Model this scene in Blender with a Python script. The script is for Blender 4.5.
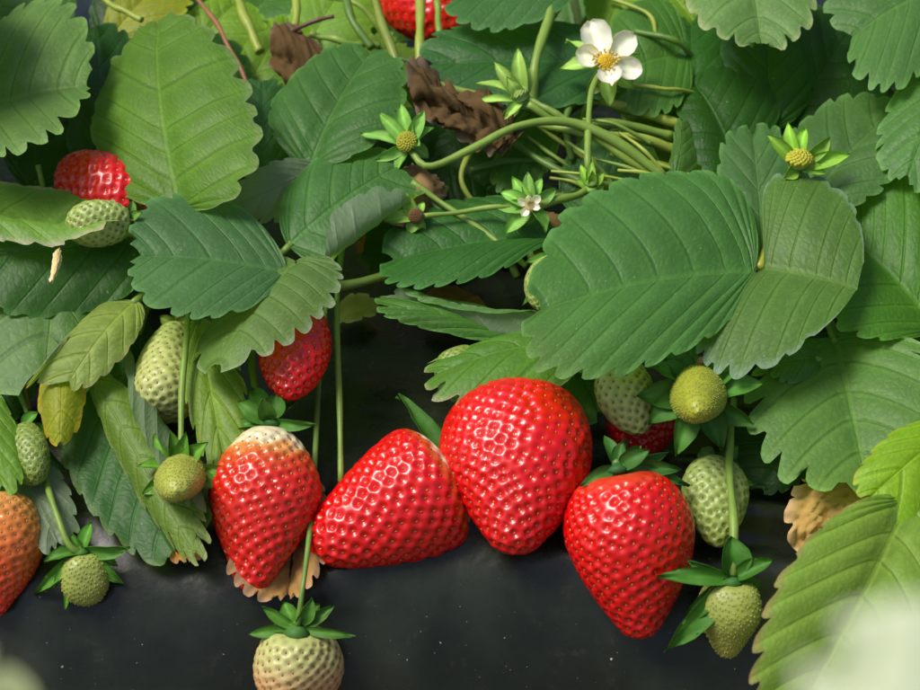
import bpy, math, random
import numpy as np
from mathutils import Vector

# ------------------------------------------------------------------ camera, sky, sun, exposure
scene = bpy.context.scene
for o in list(bpy.data.objects):
    bpy.data.objects.remove(o)
PITCH = math.radians(32)          # the camera looks down on the shoulder of the bed
D = 0.60                          # metres from lens to the shoulder
FIELD = 0.285                     # metres seen across the frame at that distance
K = FIELD / 920 / D
FWD = np.array([0, math.cos(PITCH), -math.sin(PITCH)])
UP = np.array([0, math.sin(PITCH), math.cos(PITCH)])
RIGHT = np.array([1.0, 0, 0])
CAM = -D * (FWD + (345 - 560) * K * UP)
cam_data = bpy.data.cameras.new('camera')
cam = bpy.data.objects.new('camera', cam_data)
scene.collection.objects.link(cam)
cam.location = CAM
cam.rotation_euler = (math.pi / 2 - PITCH, 0, 0)
cam_data.sensor_width = 36
cam_data.lens = 36 * D / FIELD
cam_data.clip_start = 0.01
cam_data.clip_end = 200
cam_data.dof.use_dof = True
cam_data.dof.focus_distance = 0.615
cam_data.dof.aperture_fstop = 17
scene.camera = cam

SUN_EL, SUN_AZ = math.radians(60), math.radians(254)   # hazy sun high on the left; azimuth from +Y towards +X
world = bpy.data.worlds.new('World')
scene.world = world
world.use_nodes = True
wt = world.node_tree
sky = wt.nodes.new('ShaderNodeTexSky')
sky.sky_type = 'NISHITA'
sky.sun_disc = False
sky.sun_elevation = SUN_EL
sky.sun_rotation = SUN_AZ
sky.air_density = 1.0
sky.dust_density = 3.5
sky.ozone_density = 0.3
wt.nodes['Background'].inputs['Strength'].default_value = 0.05
wt.links.new(sky.outputs[0], wt.nodes['Background'].inputs['Color'])
sun_data = bpy.data.lights.new('sun', 'SUN')
sun_data.energy = 1.5
sun_data.angle = math.radians(24)
sun_data.color = (1.0, 0.95, 0.87)
sun = bpy.data.objects.new('sun', sun_data)
scene.collection.objects.link(sun)
sd = Vector((math.sin(SUN_AZ) * math.cos(SUN_EL), math.cos(SUN_AZ) * math.cos(SUN_EL), math.sin(SUN_EL)))
sun.rotation_euler = (-sd).to_track_quat('-Z', 'Y').to_euler()
sun.location = (0, 1, 2)
scene.view_settings.view_transform = 'Standard'
scene.view_settings.look = 'None'
scene.view_settings.exposure = 1.24
scene.view_settings.gamma = 1.0

# ------------------------------------------------------------------ helpers
COL = scene.collection
rng = np.random.default_rng(7)
random.seed(7)
MM = FIELD / 920                  # metres per photo pixel at the shoulder


def P(px, py, d):
    """point on the ray through a photo pixel, d metres beyond the plane through the shoulder"""
    return CAM + (D + d) * ((px - 460) * K * RIGHT + (345 - py) * K * UP + FWD)


def canopy(py):
    """how far behind that plane the leaf canopy lies at a given height"""
    return float(np.interp(py, [-200, 0, 150, 300, 420, 560, 700], [0.165, 0.10, 0.062, 0.032, 0.012, -0.012, -0.03]))


def Q(p):
    """(px, py, centimetres behind or in front of the canopy)"""
    return P(p[0], p[1], canopy(p[1]) + p[2] * 0.01)


def unit(v):
    v = np.asarray(v, float)
    return v / (np.linalg.norm(v) + 1e-12)


def link(o, parent=None):
    COL.objects.link(o)
    if parent is not None:
        o.parent = parent
        o.matrix_parent_inverse = parent.matrix_basis.inverted()
    return o


def tag(o, label=None, cat=None, group=None, kind=None):
    if label: o['label'] = label
    if cat: o['category'] = cat
    if group: o['group'] = group
    if kind: o['kind'] = kind
    return o


def empty(name, loc, label=None, cat=None, group=None):
    o = bpy.data.objects.new(name, None)
    o.empty_display_size = 0.01
    o.location = loc
    COL.objects.link(o)
    return tag(o, label, cat, group)


def mesh_from(name, verts, faces, mat, parent=None, colors=None, uvs=None, smooth=True):
    me = bpy.data.meshes.new(name)
    me.from_pydata(np.asarray(verts, float).tolist(), [], np.asarray(faces).tolist() if not isinstance(faces, list) else faces)
    if smooth:
        me.polygons.foreach_set('use_smooth', [True] * len(me.polygons))
    if colors is not None:
        a = me.color_attributes.new('tint', 'FLOAT_COLOR', 'POINT')
        c = np.ones((len(verts), 4)); c[:, :3] = colors
        a.data.foreach_set('color', c.ravel())
    if uvs:
        li = np.empty(len(me.loops), int)
        me.loops.foreach_get('vertex_index', li)
        for n, uv in uvs.items():
            l = me.uv_layers.new(name=n)
            l.data.foreach_set('uv', np.asarray(uv)[li].ravel())
    me.materials.append(mat)
    me.update()
    o = bpy.data.objects.new(name, me)
    link(o, parent)
    return o


def grid_faces(r, c, wrap=False):
    i = np.arange(r - 1)[:, None]
    j = np.arange(c if wrap else c - 1)[None, :]
    j2 = (j + 1) % c
    return np.stack([i * c + j, i * c + j2, (i + 1) * c + j2, (i + 1) * c + j], -1).reshape(-1, 4)


def catmull(pts, n):
    pts = np.asarray(pts, float)
    if len(pts) == 2:
        t = np.linspace(0, 1, n)[:, None]
        return pts[0] * (1 - t) + pts[1] * t
    p = np.vstack([2 * pts[0] - pts[1], pts, 2 * pts[-1] - pts[-2]])
    kn = [0.0]
    for a, b in zip(p[:-1], p[1:]):
        kn.append(kn[-1] + max(np.linalg.norm(b - a), 1e-9) ** 0.5)
    kn = np.array(kn)
    out = []
    seg = np.linspace(kn[1], kn[-2], n)
    for t in seg:
        i = min(max(np.searchsorted(kn, t) - 1, 1), len(p) - 3)
        t0, t1, t2, t3 = kn[i - 1:i + 3]
        a1 = ((t1 - t) * p[i - 1] + (t - t0) * p[i]) / (t1 - t0)
        a2 = ((t2 - t) * p[i] + (t - t1) * p[i + 1]) / (t2 - t1)
        a3 = ((t3 - t) * p[i + 1] + (t - t2) * p[i + 2]) / (t3 - t2)
        b1 = ((t2 - t) * a1 + (t - t0) * a2) / (t2 - t0)
        b2 = ((t3 - t) * a2 + (t - t1) * a3) / (t3 - t1)
        out.append(((t2 - t) * b1 + (t - t1) * b2) / (t2 - t1))
    return np.array(out)


def smooth01(x, a, b):
    t = np.clip((x - a) / (b - a), 0, 1)
    return t * t * (3 - 2 * t)


def wobble(x, y, seed, f=1.0):
    r = np.random.default_rng(seed)
    h = np.zeros(np.broadcast(x, y).shape)
    for k in range(6):
        a = r.uniform(0, 6.28, 2); w = r.uniform(1.5, 6.5) * f; d = r.uniform(0, 6.28)
        h = h + np.sin(w * (x * math.cos(d) + y * math.sin(d)) + a[0]) / (1 + 0.3 * k)
    return h / 3.0


# ------------------------------------------------------------------ materials
def new_mat(name):
    m = bpy.data.materials.new(name)
    m.use_nodes = True
    nt = m.node_tree
    nt.nodes.clear()
    return m, nt, nt.nodes, nt.links


class G:
    """small node-graph helper"""
    def __init__(s, name):
        s.m, s.nt, s.n, s.l = new_mat(name)

    def node(s, t, **kw):
        n = s.n.new(t)
        for k, v in kw.items():
            if k.startswith('in_'):
                key = k[3:]
                key = int(key) if key.isdigit() else key.replace('_', ' ')
                s.put(n.inputs[key], v)
            else:
                setattr(n, k, v)
        return n

    def put(s, sock, v):
        if hasattr(v, 'is_linked') or isinstance(v, bpy.types.NodeSocket):
            s.l.new(v, sock)
        else:
            sock.default_value = v

    def math(s, op, a, b=0.0, c=0.0, clamp=False):
        n = s.n.new('ShaderNodeMath'); n.operation = op; n.use_clamp = clamp
        s.put(n.inputs[0], a); s.put(n.inputs[1], b); s.put(n.inputs[2], c)
        return n.outputs[0]

    def mix(s, f, a, b, mode='MIX'):
        n = s.n.new('ShaderNodeMix'); n.data_type = 'RGBA'; n.blend_type = mode
        s.put(n.inputs[0], f); s.put(n.inputs[6], a); s.put(n.inputs[7], b)
        return n.outputs[2]

    def ramp(s, v, lo, hi, a=0.0, b=1.0):
        n = s.n.new('ShaderNodeMapRange'); n.interpolation_type = 'SMOOTHSTEP'
        s.put(n.inputs[0], v); s.put(n.inputs[1], lo); s.put(n.inputs[2], hi); s.put(n.inputs[3], a); s.put(n.inputs[4], b)
        return n.outputs[0]

    def noise(s, vec, scale, detail=3.0, rough=0.55):
        n = s.n.new('ShaderNodeTexNoise')
        if vec is not None: s.put(n.inputs['Vector'], vec)
        n.inputs['Scale'].default_value = scale; n.inputs['Detail'].default_value = detail; n.inputs['Roughness'].default_value = rough
        return n.outputs['Fac']

    def out(s, bsdf):
        o = s.n.new('ShaderNodeOutputMaterial')
        s.l.new(bsdf, o.inputs['Surface'])
        return s.m


def leaf_material(name, trans=0.30, pale=(0.17, 0.235, 0.135), rough=0.44, vein=0.36):
    g = G(name)
    tint = g.node('ShaderNodeAttribute', attribute_name='tint').outputs['Color']
    uv = g.node('ShaderNodeUVMap', uv_map='vein').outputs[0]
    sep = g.node('ShaderNodeSeparateXYZ', in_0=uv)
    u, v = sep.outputs[0], sep.outputs[1]
    cm = g.node('ShaderNodeUVMap', uv_map='flat').outputs[0]
    fr = g.math('ABSOLUTE', g.math('SUBTRACT', g.math('FRACT', u), 0.5))
    side = g.math('MULTIPLY', g.ramp(fr, 0.015, 0.075, 1.0, 0.0), g.ramp(v, 0.70, 0.98, 1.0, 0.15))
    mid = g.ramp(v, 0.012, 0.05, 1.0, 0.0)
    veins = g.math('MAXIMUM', g.math('MULTIPLY', side, 0.62), mid)
    # fine net of smaller veins
    vo = g.node('ShaderNodeTexVoronoi', feature='DISTANCE_TO_EDGE', in_Vector=cm, in_Scale=3.9)
    net = g.ramp(vo.outputs['Distance'], 0.0, 0.10, 1.0, 0.0)
    n1 = g.noise(cm, 0.9, 4)
    n2 = g.noise(cm, 9.0, 3)
    col = g.mix(g.ramp(n1, 0.3, 0.75, 0.0, 0.55), tint, g.mix(1.0, tint, (0.66, 0.72, 0.62, 1), 'MULTIPLY'))
    n3 = g.noise(cm, 28.0, 2)
    col = g.mix(g.ramp(n3, 0.42, 0.72, 0.0, 0.5), col, g.mix(1.0, col, (1.5, 1.42, 1.35, 1), 'MULTIPLY'))
    col = g.mix(g.math('MULTIPLY', n2, 0.35), col, g.mix(1.0, col, (1.5, 1.45, 1.3, 1), 'MULTIPLY'))
    lite = g.mix(1.0, tint, (1.95, 1.75, 1.45, 1), 'MULTIPLY')
    col = g.mix(g.math('MULTIPLY', net, 0.40), col, g.mix(1.0, tint, (0.6, 0.65, 0.6, 1), 'MULTIPLY'))  # fine veins darkened in colour, as grooves would look
    col = g.mix(g.math('MULTIPLY', side, 0.38), col, g.mix(1.0, tint, (0.52, 0.6, 0.5, 1), 'MULTIPLY'))  # side veins: groove shadow put into the colour
    col = g.mix(g.math('MULTIPLY', mid, vein), col, lite)
    halo = g.math('MULTIPLY', g.ramp(fr, 0.07, 0.30, 1.0, 0.0), g.ramp(fr, 0.02, 0.07, 0.0, 1.0))
    col = g.mix(g.math('MULTIPLY', halo, 0.25), col, lite)
    rust = g.math('MULTIPLY', g.ramp(g.noise(cm, 2.6, 4, 0.7), 0.70, 0.76), 0.7)
    col = g.mix(rust, col, (0.16, 0.10, 0.035, 1))
    # dust and small pale spots
    sp = g.node('ShaderNodeTexVoronoi', feature='F1', in_Vector=cm, in_Scale=3.3)
    spots = g.math('MULTIPLY', g.ramp(sp.outputs['Distance'], 0.05, 0.12, 1.0, 0.0), g.ramp(g.noise(cm, 1.7, 2), 0.50, 0.60))
    col = g.mix(g.math('MULTIPLY', spots, 0.75), col, (0.33, 0.36, 0.22, 1))
    back = g.node('ShaderNodeNewGeometry').outputs['Backfacing']
    palec = g.mix(g.math('MULTIPLY', veins, 0.5), pale + (1,), (0.27, 0.33, 0.17, 1))
    palec = g.mix(g.ramp(n1, 0.3, 0.8, 0.0, 0.45), palec, g.mix(0.6, palec, tint))
    fcol = g.mix(back, col, palec)
    # relief: veins sunk, cells between them puffed
    hgt = g.math('ADD', g.math('MULTIPLY', vo.outputs['Distance'], 0.55), g.math('MULTIPLY', n2, 0.18))
    hgt = g.math('SUBTRACT', hgt, g.math('MULTIPLY', veins, 0.5))
    bump = g.node('ShaderNodeBump', in_Strength=0.6, in_Distance=0.0009, in_Height=g.math('ADD', hgt, g.math('MULTIPLY', n3, 0.12)))
    pr = g.node('ShaderNodeBsdfPrincipled', in_Base_Color=fcol, in_Roughness=g.math('ADD', rough - 0.05, g.math('MULTIPLY', n2, 0.14)),
                in_Normal=bump.outputs[0])
    pr.inputs['Specular IOR Level'].default_value = 0.33
    tc = g.mix(1.0, g.mix(0.5, tint, (0.10, 0.19, 0.012, 1)), (4.0, 3.6, 1.1, 1), 'MULTIPLY')
    tc = g.mix(g.math('MULTIPLY', veins, 0.45), tc, g.mix(1.0, tc, (0.55, 0.6, 0.5, 1), 'MULTIPLY'))
    tr = g.node('ShaderNodeBsdfTranslucent', in_Color=tc, in_Normal=bump.outputs[0])
    mx = g.node('ShaderNodeMixShader', in_0=trans, in_1=pr.outputs[0], in_2=tr.outputs[0])
    return g.out(mx.outputs[0])


def simple_leafy(name, trans=0.25, rough=0.5, bumpd=0.0004, nscale=500, spec=0.4):
    g = G(name)
    tint = g.node('ShaderNodeAttribute', attribute_name='tint').outputs['Color']
    co = g.node('ShaderNodeTexCoord').outputs['Object']
    n = g.noise(co, nscale, 3)
    n2 = g.noise(co, nscale * 0.25, 3)
    col = g.mix(g.ramp(n, 0.35, 0.7, 0, 0.45), tint, g.mix(1.0, tint, (1.45, 1.4, 1.25, 1), 'MULTIPLY'))
    col = g.mix(g.ramp(n2, 0.4, 0.7, 0, 0.5), col, g.mix(1.0, tint, (0.62, 0.68, 0.6, 1), 'MULTIPLY'))
    b = g.node('ShaderNodeBump', in_Strength=0.4, in_Distance=bumpd, in_Height=n)
    pr = g.node('ShaderNodeBsdfPrincipled', in_Base_Color=col, in_Roughness=rough, in_Normal=b.outputs[0])
    pr.inputs['Specular IOR Level'].default_value = spec
    if trans <= 0:
        return g.out(pr.outputs[0])
    tr = g.node('ShaderNodeBsdfTranslucent', in_Color=g.mix(1.0, tint, (2.2, 2.0, 0.9, 1), 'MULTIPLY'))
    return g.out(g.node('ShaderNodeMixShader', in_0=trans, in_1=pr.outputs[0], in_2=tr.outputs[0]).outputs[0])


def fruit_material(name, rough=0.32, sss=0.2, coat=0.38, radius=(0.004, 0.0012, 0.0006)):
    g = G(name)
    tint = g.node('ShaderNodeAttribute', attribute_name='tint').outputs['Color']
    co = g.node('ShaderNodeTexCoord').outputs['Object']
    n = g.noise(co, 160, 3)
    col = g.mix(g.ramp(n, 0.35, 0.75, 0, 0.5), tint, g.mix(1.0, tint, (0.78, 0.7, 0.65, 1), 'MULTIPLY'))
    b = g.node('ShaderNodeBump', in_Strength=0.12, in_Distance=0.0003, in_Height=g.noise(co, 900, 2))
    pr = g.node('ShaderNodeBsdfPrincipled', in_Base_Color=col, in_Roughness=g.math('ADD', rough - 0.04, g.math('MULTIPLY', n, 0.1)), in_Normal=b.outputs[0])
    pr.inputs['Subsurface Weight'].default_value = sss
    pr.inputs['Subsurface Radius'].default_value = radius
    pr.inputs['Subsurface Scale'].default_value = 1.0
    pr.inputs['Coat Weight'].default_value = coat
    pr.inputs['Coat Roughness'].default_value = 0.11
    return g.out(pr.outputs[0])


M_LEAF = leaf_material('strawberry leaf')
M_SEPAL = simple_leafy('sepal', 0.2, 0.55, 0.0005, 420, 0.28)
M_STEM = simple_leafy('stalk', 0.12, 0.42, 0.0003, 350)
M_DRY = simple_leafy('dry leaf', 0.1, 0.85, 0.0012, 260, 0.1)
M_PETAL = simple_leafy('petal', 0.3, 0.6, 0.0003, 300, 0.2)
M_POLLEN = simple_leafy('flower centre', 0.0, 0.7, 0.0006, 900, 0.2)
M_RIPE = fruit_material('ripe strawberry flesh')
M_UNRIPE = fruit_material('unripe strawberry flesh', 0.42, 0.15, 0.05, (0.002, 0.002, 0.0008))
M_SEED = simple_leafy('achene', 0.0, 0.35, 0.0001, 600, 0.5)


def plastic_material():
    g = G('black plastic mulch')
    co = g.node('ShaderNodeTexCoord').outputs['Object']
    mp = g.node('ShaderNodeMapping', in_0=co); mp.inputs['Scale'].default_value = (1, 2.2, 0.45)
    n = g.noise(mp.outputs[0], 26, 5)
    n2 = g.noise(co, 140, 5, 0.65)
    n3 = g.noise(co, 750, 2)
    col = g.mix(g.ramp(n, 0.35, 0.7), (0.0075, 0.0105, 0.0062, 1), (0.020, 0.026, 0.0165, 1))
    col = g.mix(g.math('MULTIPLY', g.ramp(n2, 0.58, 0.78), 0.16), col, (0.10, 0.10, 0.075, 1))
    col = g.mix(g.math('MULTIPLY', g.ramp(n3, 0.73, 0.80), g.ramp(n, 0.42, 0.6)), col, (0.20, 0.19, 0.14, 1))
    bh = g.math('ADD', g.math('MULTIPLY', n, 0.7), g.math('MULTIPLY', n2, 0.08))
    b = g.node('ShaderNodeBump', in_Strength=0.35, in_Distance=0.003, in_Height=bh)
    pr = g.node('ShaderNodeBsdfPrincipled', in_Base_Color=col, in_Roughness=g.ramp(n2, 0.3, 0.8, 0.24, 0.42), in_Normal=b.outputs[0])
    pr.inputs['Specular IOR Level'].default_value = 0.4
    return g.out(pr.outputs[0])


def soil_material():
    g = G('soil')
    co = g.node('ShaderNodeTexCoord').outputs['Object']
    n = g.noise(co, 30, 6, 0.7)
    n2 = g.noise(co, 3, 3)
    col = g.mix(g.ramp(n, 0.3, 0.7), (0.075, 0.052, 0.033, 1), (0.22, 0.165, 0.11, 1))
    col = g.mix(g.ramp(n2, 0.4, 0.7, 0, 0.4), col, (0.27, 0.21, 0.14, 1))
    b = g.node('ShaderNodeBump', in_Strength=0.9, in_Distance=0.02, in_Height=n)
    return g.out(g.node('ShaderNodeBsdfPrincipled', in_Base_Color=col, in_Roughness=0.95, in_Normal=b.outputs[0]).outputs[0])


M_PLASTIC = plastic_material()
M_SOIL = soil_material()

# ------------------------------------------------------------------ ground and the plastic covered beds
PROFILE = catmull([(-0.135, -0.34), (-0.098, -0.25), (-0.058, -0.13), (-0.016, -0.021), (-0.004, -0.003), (0.012, 0.006),
                   (0.05, 0.012), (0.12, 0.018), (0.25, 0.022), (0.45, 0.02), (0.56, 0.008), (0.585, -0.01),
                   (0.63, -0.13), (0.70, -0.34)], 150)


_cr = np.random.default_rng(12)
CREASES = [(_cr.uniform(-0.2, 0.2), _cr.uniform(-0.03, 0.06), _cr.uniform(-0.5, 0.5), _cr.uniform(0.0012, 0.0034), _cr.uniform(0.003, 0.006), _cr.uniform(0.02, 0.06)) for _ in range(40)]


def bed(name, y0, x0, x1, nx, fine):
    xs = np.linspace(x0, x1, nx)
    X, Tt = np.meshgrid(xs, np.arange(len(PROFILE)), indexing='ij')
    Y = PROFILE[:, 0][None, :] + 0 * X
    Z = PROFILE[:, 1][None, :] + 0 * X
    if fine:
        # soft wrinkles in the film, stronger around the shoulder on the right
        sh = np.exp(-(((PROFILE[:, 0] - 0.015) / 0.03) ** 2))[None, :]
        w = wobble(X * 14, Y * 10, 3) * 0.0016 + wobble(X * 40, Y * 14, 4) * 0.0007 + wobble(X * 5, Y * 60, 9) * 0.0012 * sh
        right = np.exp(-((X - 0.10) / 0.045) ** 2) * np.exp(-((Y - 0.03) / 0.03) ** 2)
        w = w + right * 0.0045 * np.sin(Y * 330 + X * 22 + 0.8)
        for (xc, yc, ang_, amp, wid, ln) in CREASES:
            a_ = (X - xc) * math.cos(ang_) + (Y - yc - Z * 0.4) * math.sin(ang_); b_ = -(X - xc) * math.sin(ang_) + (Y - yc - Z * 0.4) * math.cos(ang_)
            w = w + amp * np.exp(-(b_ / wid) ** 2) * np.exp(-(a_ / ln) ** 2)
        Z = Z + w
        Y = Y - 0.6 * w
    V = np.stack([X, Y + y0, Z], -1).reshape(-1, 3)
    f = grid_faces(nx, len(PROFILE))
    o = mesh_from(name, V, f, M_PLASTIC)
    tag(o, kind='structure')
    return o


g_ = np.linspace(-1, 1, 60)
gx, gy = np.meshgrid(np.sign(g_) * np.abs(g_) ** 2 * 60, np.sign(g_) * np.abs(g_) ** 2 * 60, indexing='ij')
gz = -0.33 + 0.012 * np.sin(gx * 9) * np.sin(gy * 7 + 1)
tag(mesh_from('ground', np.stack([gx, gy, gz], -1).reshape(-1, 3), grid_faces(60, 60), M_SOIL), kind='structure')
bed('raised_bed', 0.0, -1.6, 1.6, 700, True)
bed('raised_bed', 1.25, -2.5, 2.5, 40, False)


def bed_distance(p):
    a = PROFILE[:-1]; b = PROFILE[1:]
    q = np.array([p[1], p[2]])
    ab = b - a
    t = np.clip(((q - a) * ab).sum(1) / (ab ** 2).sum(1), 0, 1)
    return np.sqrt(((a + ab * t[:, None] - q) ** 2).sum(1)).min()


def rest(px, py, clear):
    """distance along a pixel's ray at which a ball of that radius first touches the bed"""
    for d in np.arange(-0.12, 0.6, 0.001):
        if bed_distance(P(px, py, d)) < clear:
            return d
    return 0.1


# ------------------------------------------------------------------ leaves
WARM = np.array([1.48, 1.45, 0.86])


def leaf_mesh(name, b, t, A, B, tint, mat=None, hint=None, under=False, bulge=0.10, camber=0.08, teeth=0.085, n=9, quilt=1.0,
              wav=0.032, seed=0, edge=None, edge_w=0.06, parent=None, p_base=1.05, p_tip=0.62, sweep=0.42, ob=0.84, yellow=None, rows=7, jag=0.0, crumple=0.0, fold=0.16):
    """serrated leaflet: midrib b->t, reaching A and B at its widest; A / B may be lists of points for a folded half"""
    b = np.asarray(b, float); t = np.asarray(t, float)
    A = [np.asarray(a, float) for a in (A if isinstance(A, list) else [A])]
    B = [np.asarray(a, float) for a in (B if isinstance(B, list) else [B])]
    if hint is None: hint = -FWD
    nrm = unit(np.cross(t - b, B[0] - A[0]))
    flip = False
    if np.dot(nrm, hint) < 0:
        nrm = -nrm; flip = True
    L = np.linalg.norm(t - b)
    Wd = 0.5 * (np.linalg.norm(A[0] - (b + t) / 2) + np.linalg.norm(B[0] - (b + t) / 2))
    A = [a + nrm * fold * Wd for a in A]; B = [a + nrm * fold * Wd for a in B]
    ctrl = (b + t) / 2 + nrm * bulge * L * 2
    Mid = lambda l: ((1 - l) ** 2)[..., None] * b + (2 * l * (1 - l))[..., None] * ctrl + (l ** 2)[..., None] * t
    ns = n * rows + 1
    nv = 10
    s = np.linspace(0.012, 0.988, ns)[:, None]
    v = (np.linspace(0, 1, nv + 1) ** 0.85)[None, :]
    th = np.pi * s
    l = ((1 - np.cos(th)) / 2) ** ob
    pw = p_base + (p_tip - p_base) * s
    w = np.sin(th) ** pw
    m0 = l - sweep * w
    m = 0.5 * (m0 + np.sqrt(m0 ** 2 + 0.002)) + 0.01 * s
    m = np.minimum(m, l)
    rr = np.random.default_rng(seed + 11)
    us = s * n
    warp = 0.38 * np.interp(s[:, 0], np.linspace(0, 1, 9), rr.uniform(-1, 1, 9))[:, None]
    u = us + warp
    T = np.abs(np.sin(np.pi * u + 0.35 * np.sin(2 * np.pi * u))) ** 0.95
    env = smooth01(s, 0.10, 0.28)
    size = 1 + 0.35 * np.interp(s[:, 0], np.linspace(0, 1, 2 * n), rr.uniform(-1, 1, 2 * n))[:, None]
    tooth = 1.35 * teeth * (T - 0.5) * env * size
    if jag:
        tooth = tooth + jag * np.interp(s[:, 0], np.linspace(0, 1, 5 * n), rr.uniform(-1, 0.3, 5 * n))[:, None]
    x = w * v * (1 + tooth * v ** 3)
    ll = m + (l - m) * v ** 1.15 + 0.6 * tooth * v ** 4 * np.clip(1.2 * l, 0, 1)
    l_half = np.array(0.5 ** ob)
    Mh = Mid(l_half)

    def lateral(path, x):
        offs = [np.zeros(3)] + [p - Mh for p in path]
        if len(offs) == 2:
            return x[..., None] * offs[1]
        fine = catmull(offs, 60)
        dl = np.r_[0, np.cumsum(np.linalg.norm(np.diff(fine, axis=0), axis=1))]; dl /= dl[-1]
        return np.stack([np.interp(x, dl, fine[:, k]) for k in range(3)], -1)
    env_c = camber * Wd
    sides = []
    for path, sg in ((A, -1), (B, 1)):
        pos = Mid(ll) + lateral(path, np.clip(x, 0, 1.3)) + nrm * (env_c * 4 * (x - x ** 2))[..., None]
        sides.append(pos)
    grid = np.concatenate([sides[0][:, :0:-1], sides[1]], axis=1)
    vv = np.concatenate([np.repeat(v[:, :0:-1], ns, 0), np.repeat(v, ns, 0)], axis=1)
    uu = np.repeat(u, 2 * nv + 1, 1)
    xx = np.concatenate([-x[:, :0:-1], x], axis=1)
    ly = np.concatenate([ll[:, :0:-1], ll], axis=1)
    gs = np.gradient(grid, axis=0); gv = np.gradient(grid, axis=1)
    N = np.cross(gs, gv)
    N /= (np.linalg.norm(N, axis=-1, keepdims=True) + 1e-12)
    if np.dot(N[ns // 2, nv], nrm) < 0: N = -N
    topsign = -1.0 if under else 1.0
    q = (np.abs(np.cos(np.pi * uu)) ** 0.7 - 0.6) * smooth01(vv, 0.02, 0.2) * (1 - 0.55 * vv) * smooth01(np.repeat(s, 2 * nv + 1, 1), 0.02, 0.2)
    groove = -0.9 * np.exp(-(vv / 0.07) ** 2)
    h = quilt * 0.0130 * L * (q + groove) * topsign
    h = h + wav * L * wobble(xx * 0.8, ly * 1.6, seed + 1) * (0.25 + 0.75 * vv)
    h = h + 0.35 * wav * L * wobble(xx * 2.2, ly * 4.4, seed + 2) * vv ** 2
    if crumple:
        h = h + crumple * L * (np.abs(wobble(xx * 3.2, ly * 6.0, seed + 8, 1.3)) * 1.6 - 0.6 + 0.5 * wobble(xx * 7, ly * 12, seed + 9))
    grid = grid + N * h[..., None]
    verts = grid.reshape(-1, 3)
    f = grid_faces(ns, 2 * nv + 1)
    # face direction: upper side is the front
    e0 = verts[f[len(f) // 2]]
    fn = np.cross(e0[1] - e0[0], e0[3] - e0[0])
    want = -nrm if under else nrm
    if np.dot(fn, want) < 0:
        f = f[:, ::-1]
    tint = np.asarray(tint, float) * WARM
    var = 1 + 0.12 * wobble(xx * 1.1, ly * 2.1, seed + 5)
    c = tint[None, None, :] * var[..., None]
    if yellow is not None:
        yw = np.clip(smooth01(vv, 0.35, 1.0) * 0.9 + 0.3 * wobble(xx * 1.7, ly * 3, seed + 6), 0, 1)
        c = c * (1 - yw[..., None]) + np.asarray(yellow)[None, None, :] * yw[..., None]
    ec = np.asarray(edge if edge is not None else tint * 1.5 + np.array([0.02, 0.025, 0.02]))
    ew = smooth01(vv, 1 - edge_w, 1.0) * (0.35 + 0.65 * np.repeat(T, 2 * nv + 1, 1)) * 0.8
    c = c * (1 - ew[..., None]) + ec[None, None, :] * ew[..., None]
    flat = np.stack([xx * Wd * 100 + seed * 3.7, ly * L * 100], -1).reshape(-1, 2)
    vein = np.stack([uu, vv], -1).reshape(-1, 2)
    return mesh_from(name, verts, f, mat or M_LEAF, parent, c.reshape(-1, 3), {'vein': vein, 'flat': flat})


_leafseed = [0]


def LEAF(plant, b, t, A, B, tint, name='leaf', **kw):
    _leafseed[0] += 1
    kw.setdefault('seed', _leafseed[0])
    f = lambda p: [Q(q) for q in p] if isinstance(p, list) else Q(p)
    o = leaf_mesh(name, Q(b), Q(t), f(A), f(B), tint, parent=plant, **kw)
    if name == 'leaf' and b[1] < 470:
        # leaf stalk running back and down to the crown of its plant
        w0 = Q(b); w1 = unit(w0 - Q(t)) * 0.010 + w0 + np.array([0, 0.006, -0.004])
        cr = np.array(plant.location) + np.array([rng.normal(0, 0.01), rng.normal(0, 0.01), 0])
        w2 = w1 * 0.45 + cr * 0.55 + np.array([0, 0.02, 0.012])
        tube('petiole', [w0 + unit(Q(t) - w0) * 0.002, w1, w2, cr], [4.2, 4.4, 5, 6], (0.16, 0.27, 0.05), None, o, world=True, n=16, sides=7)
    return o


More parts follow.
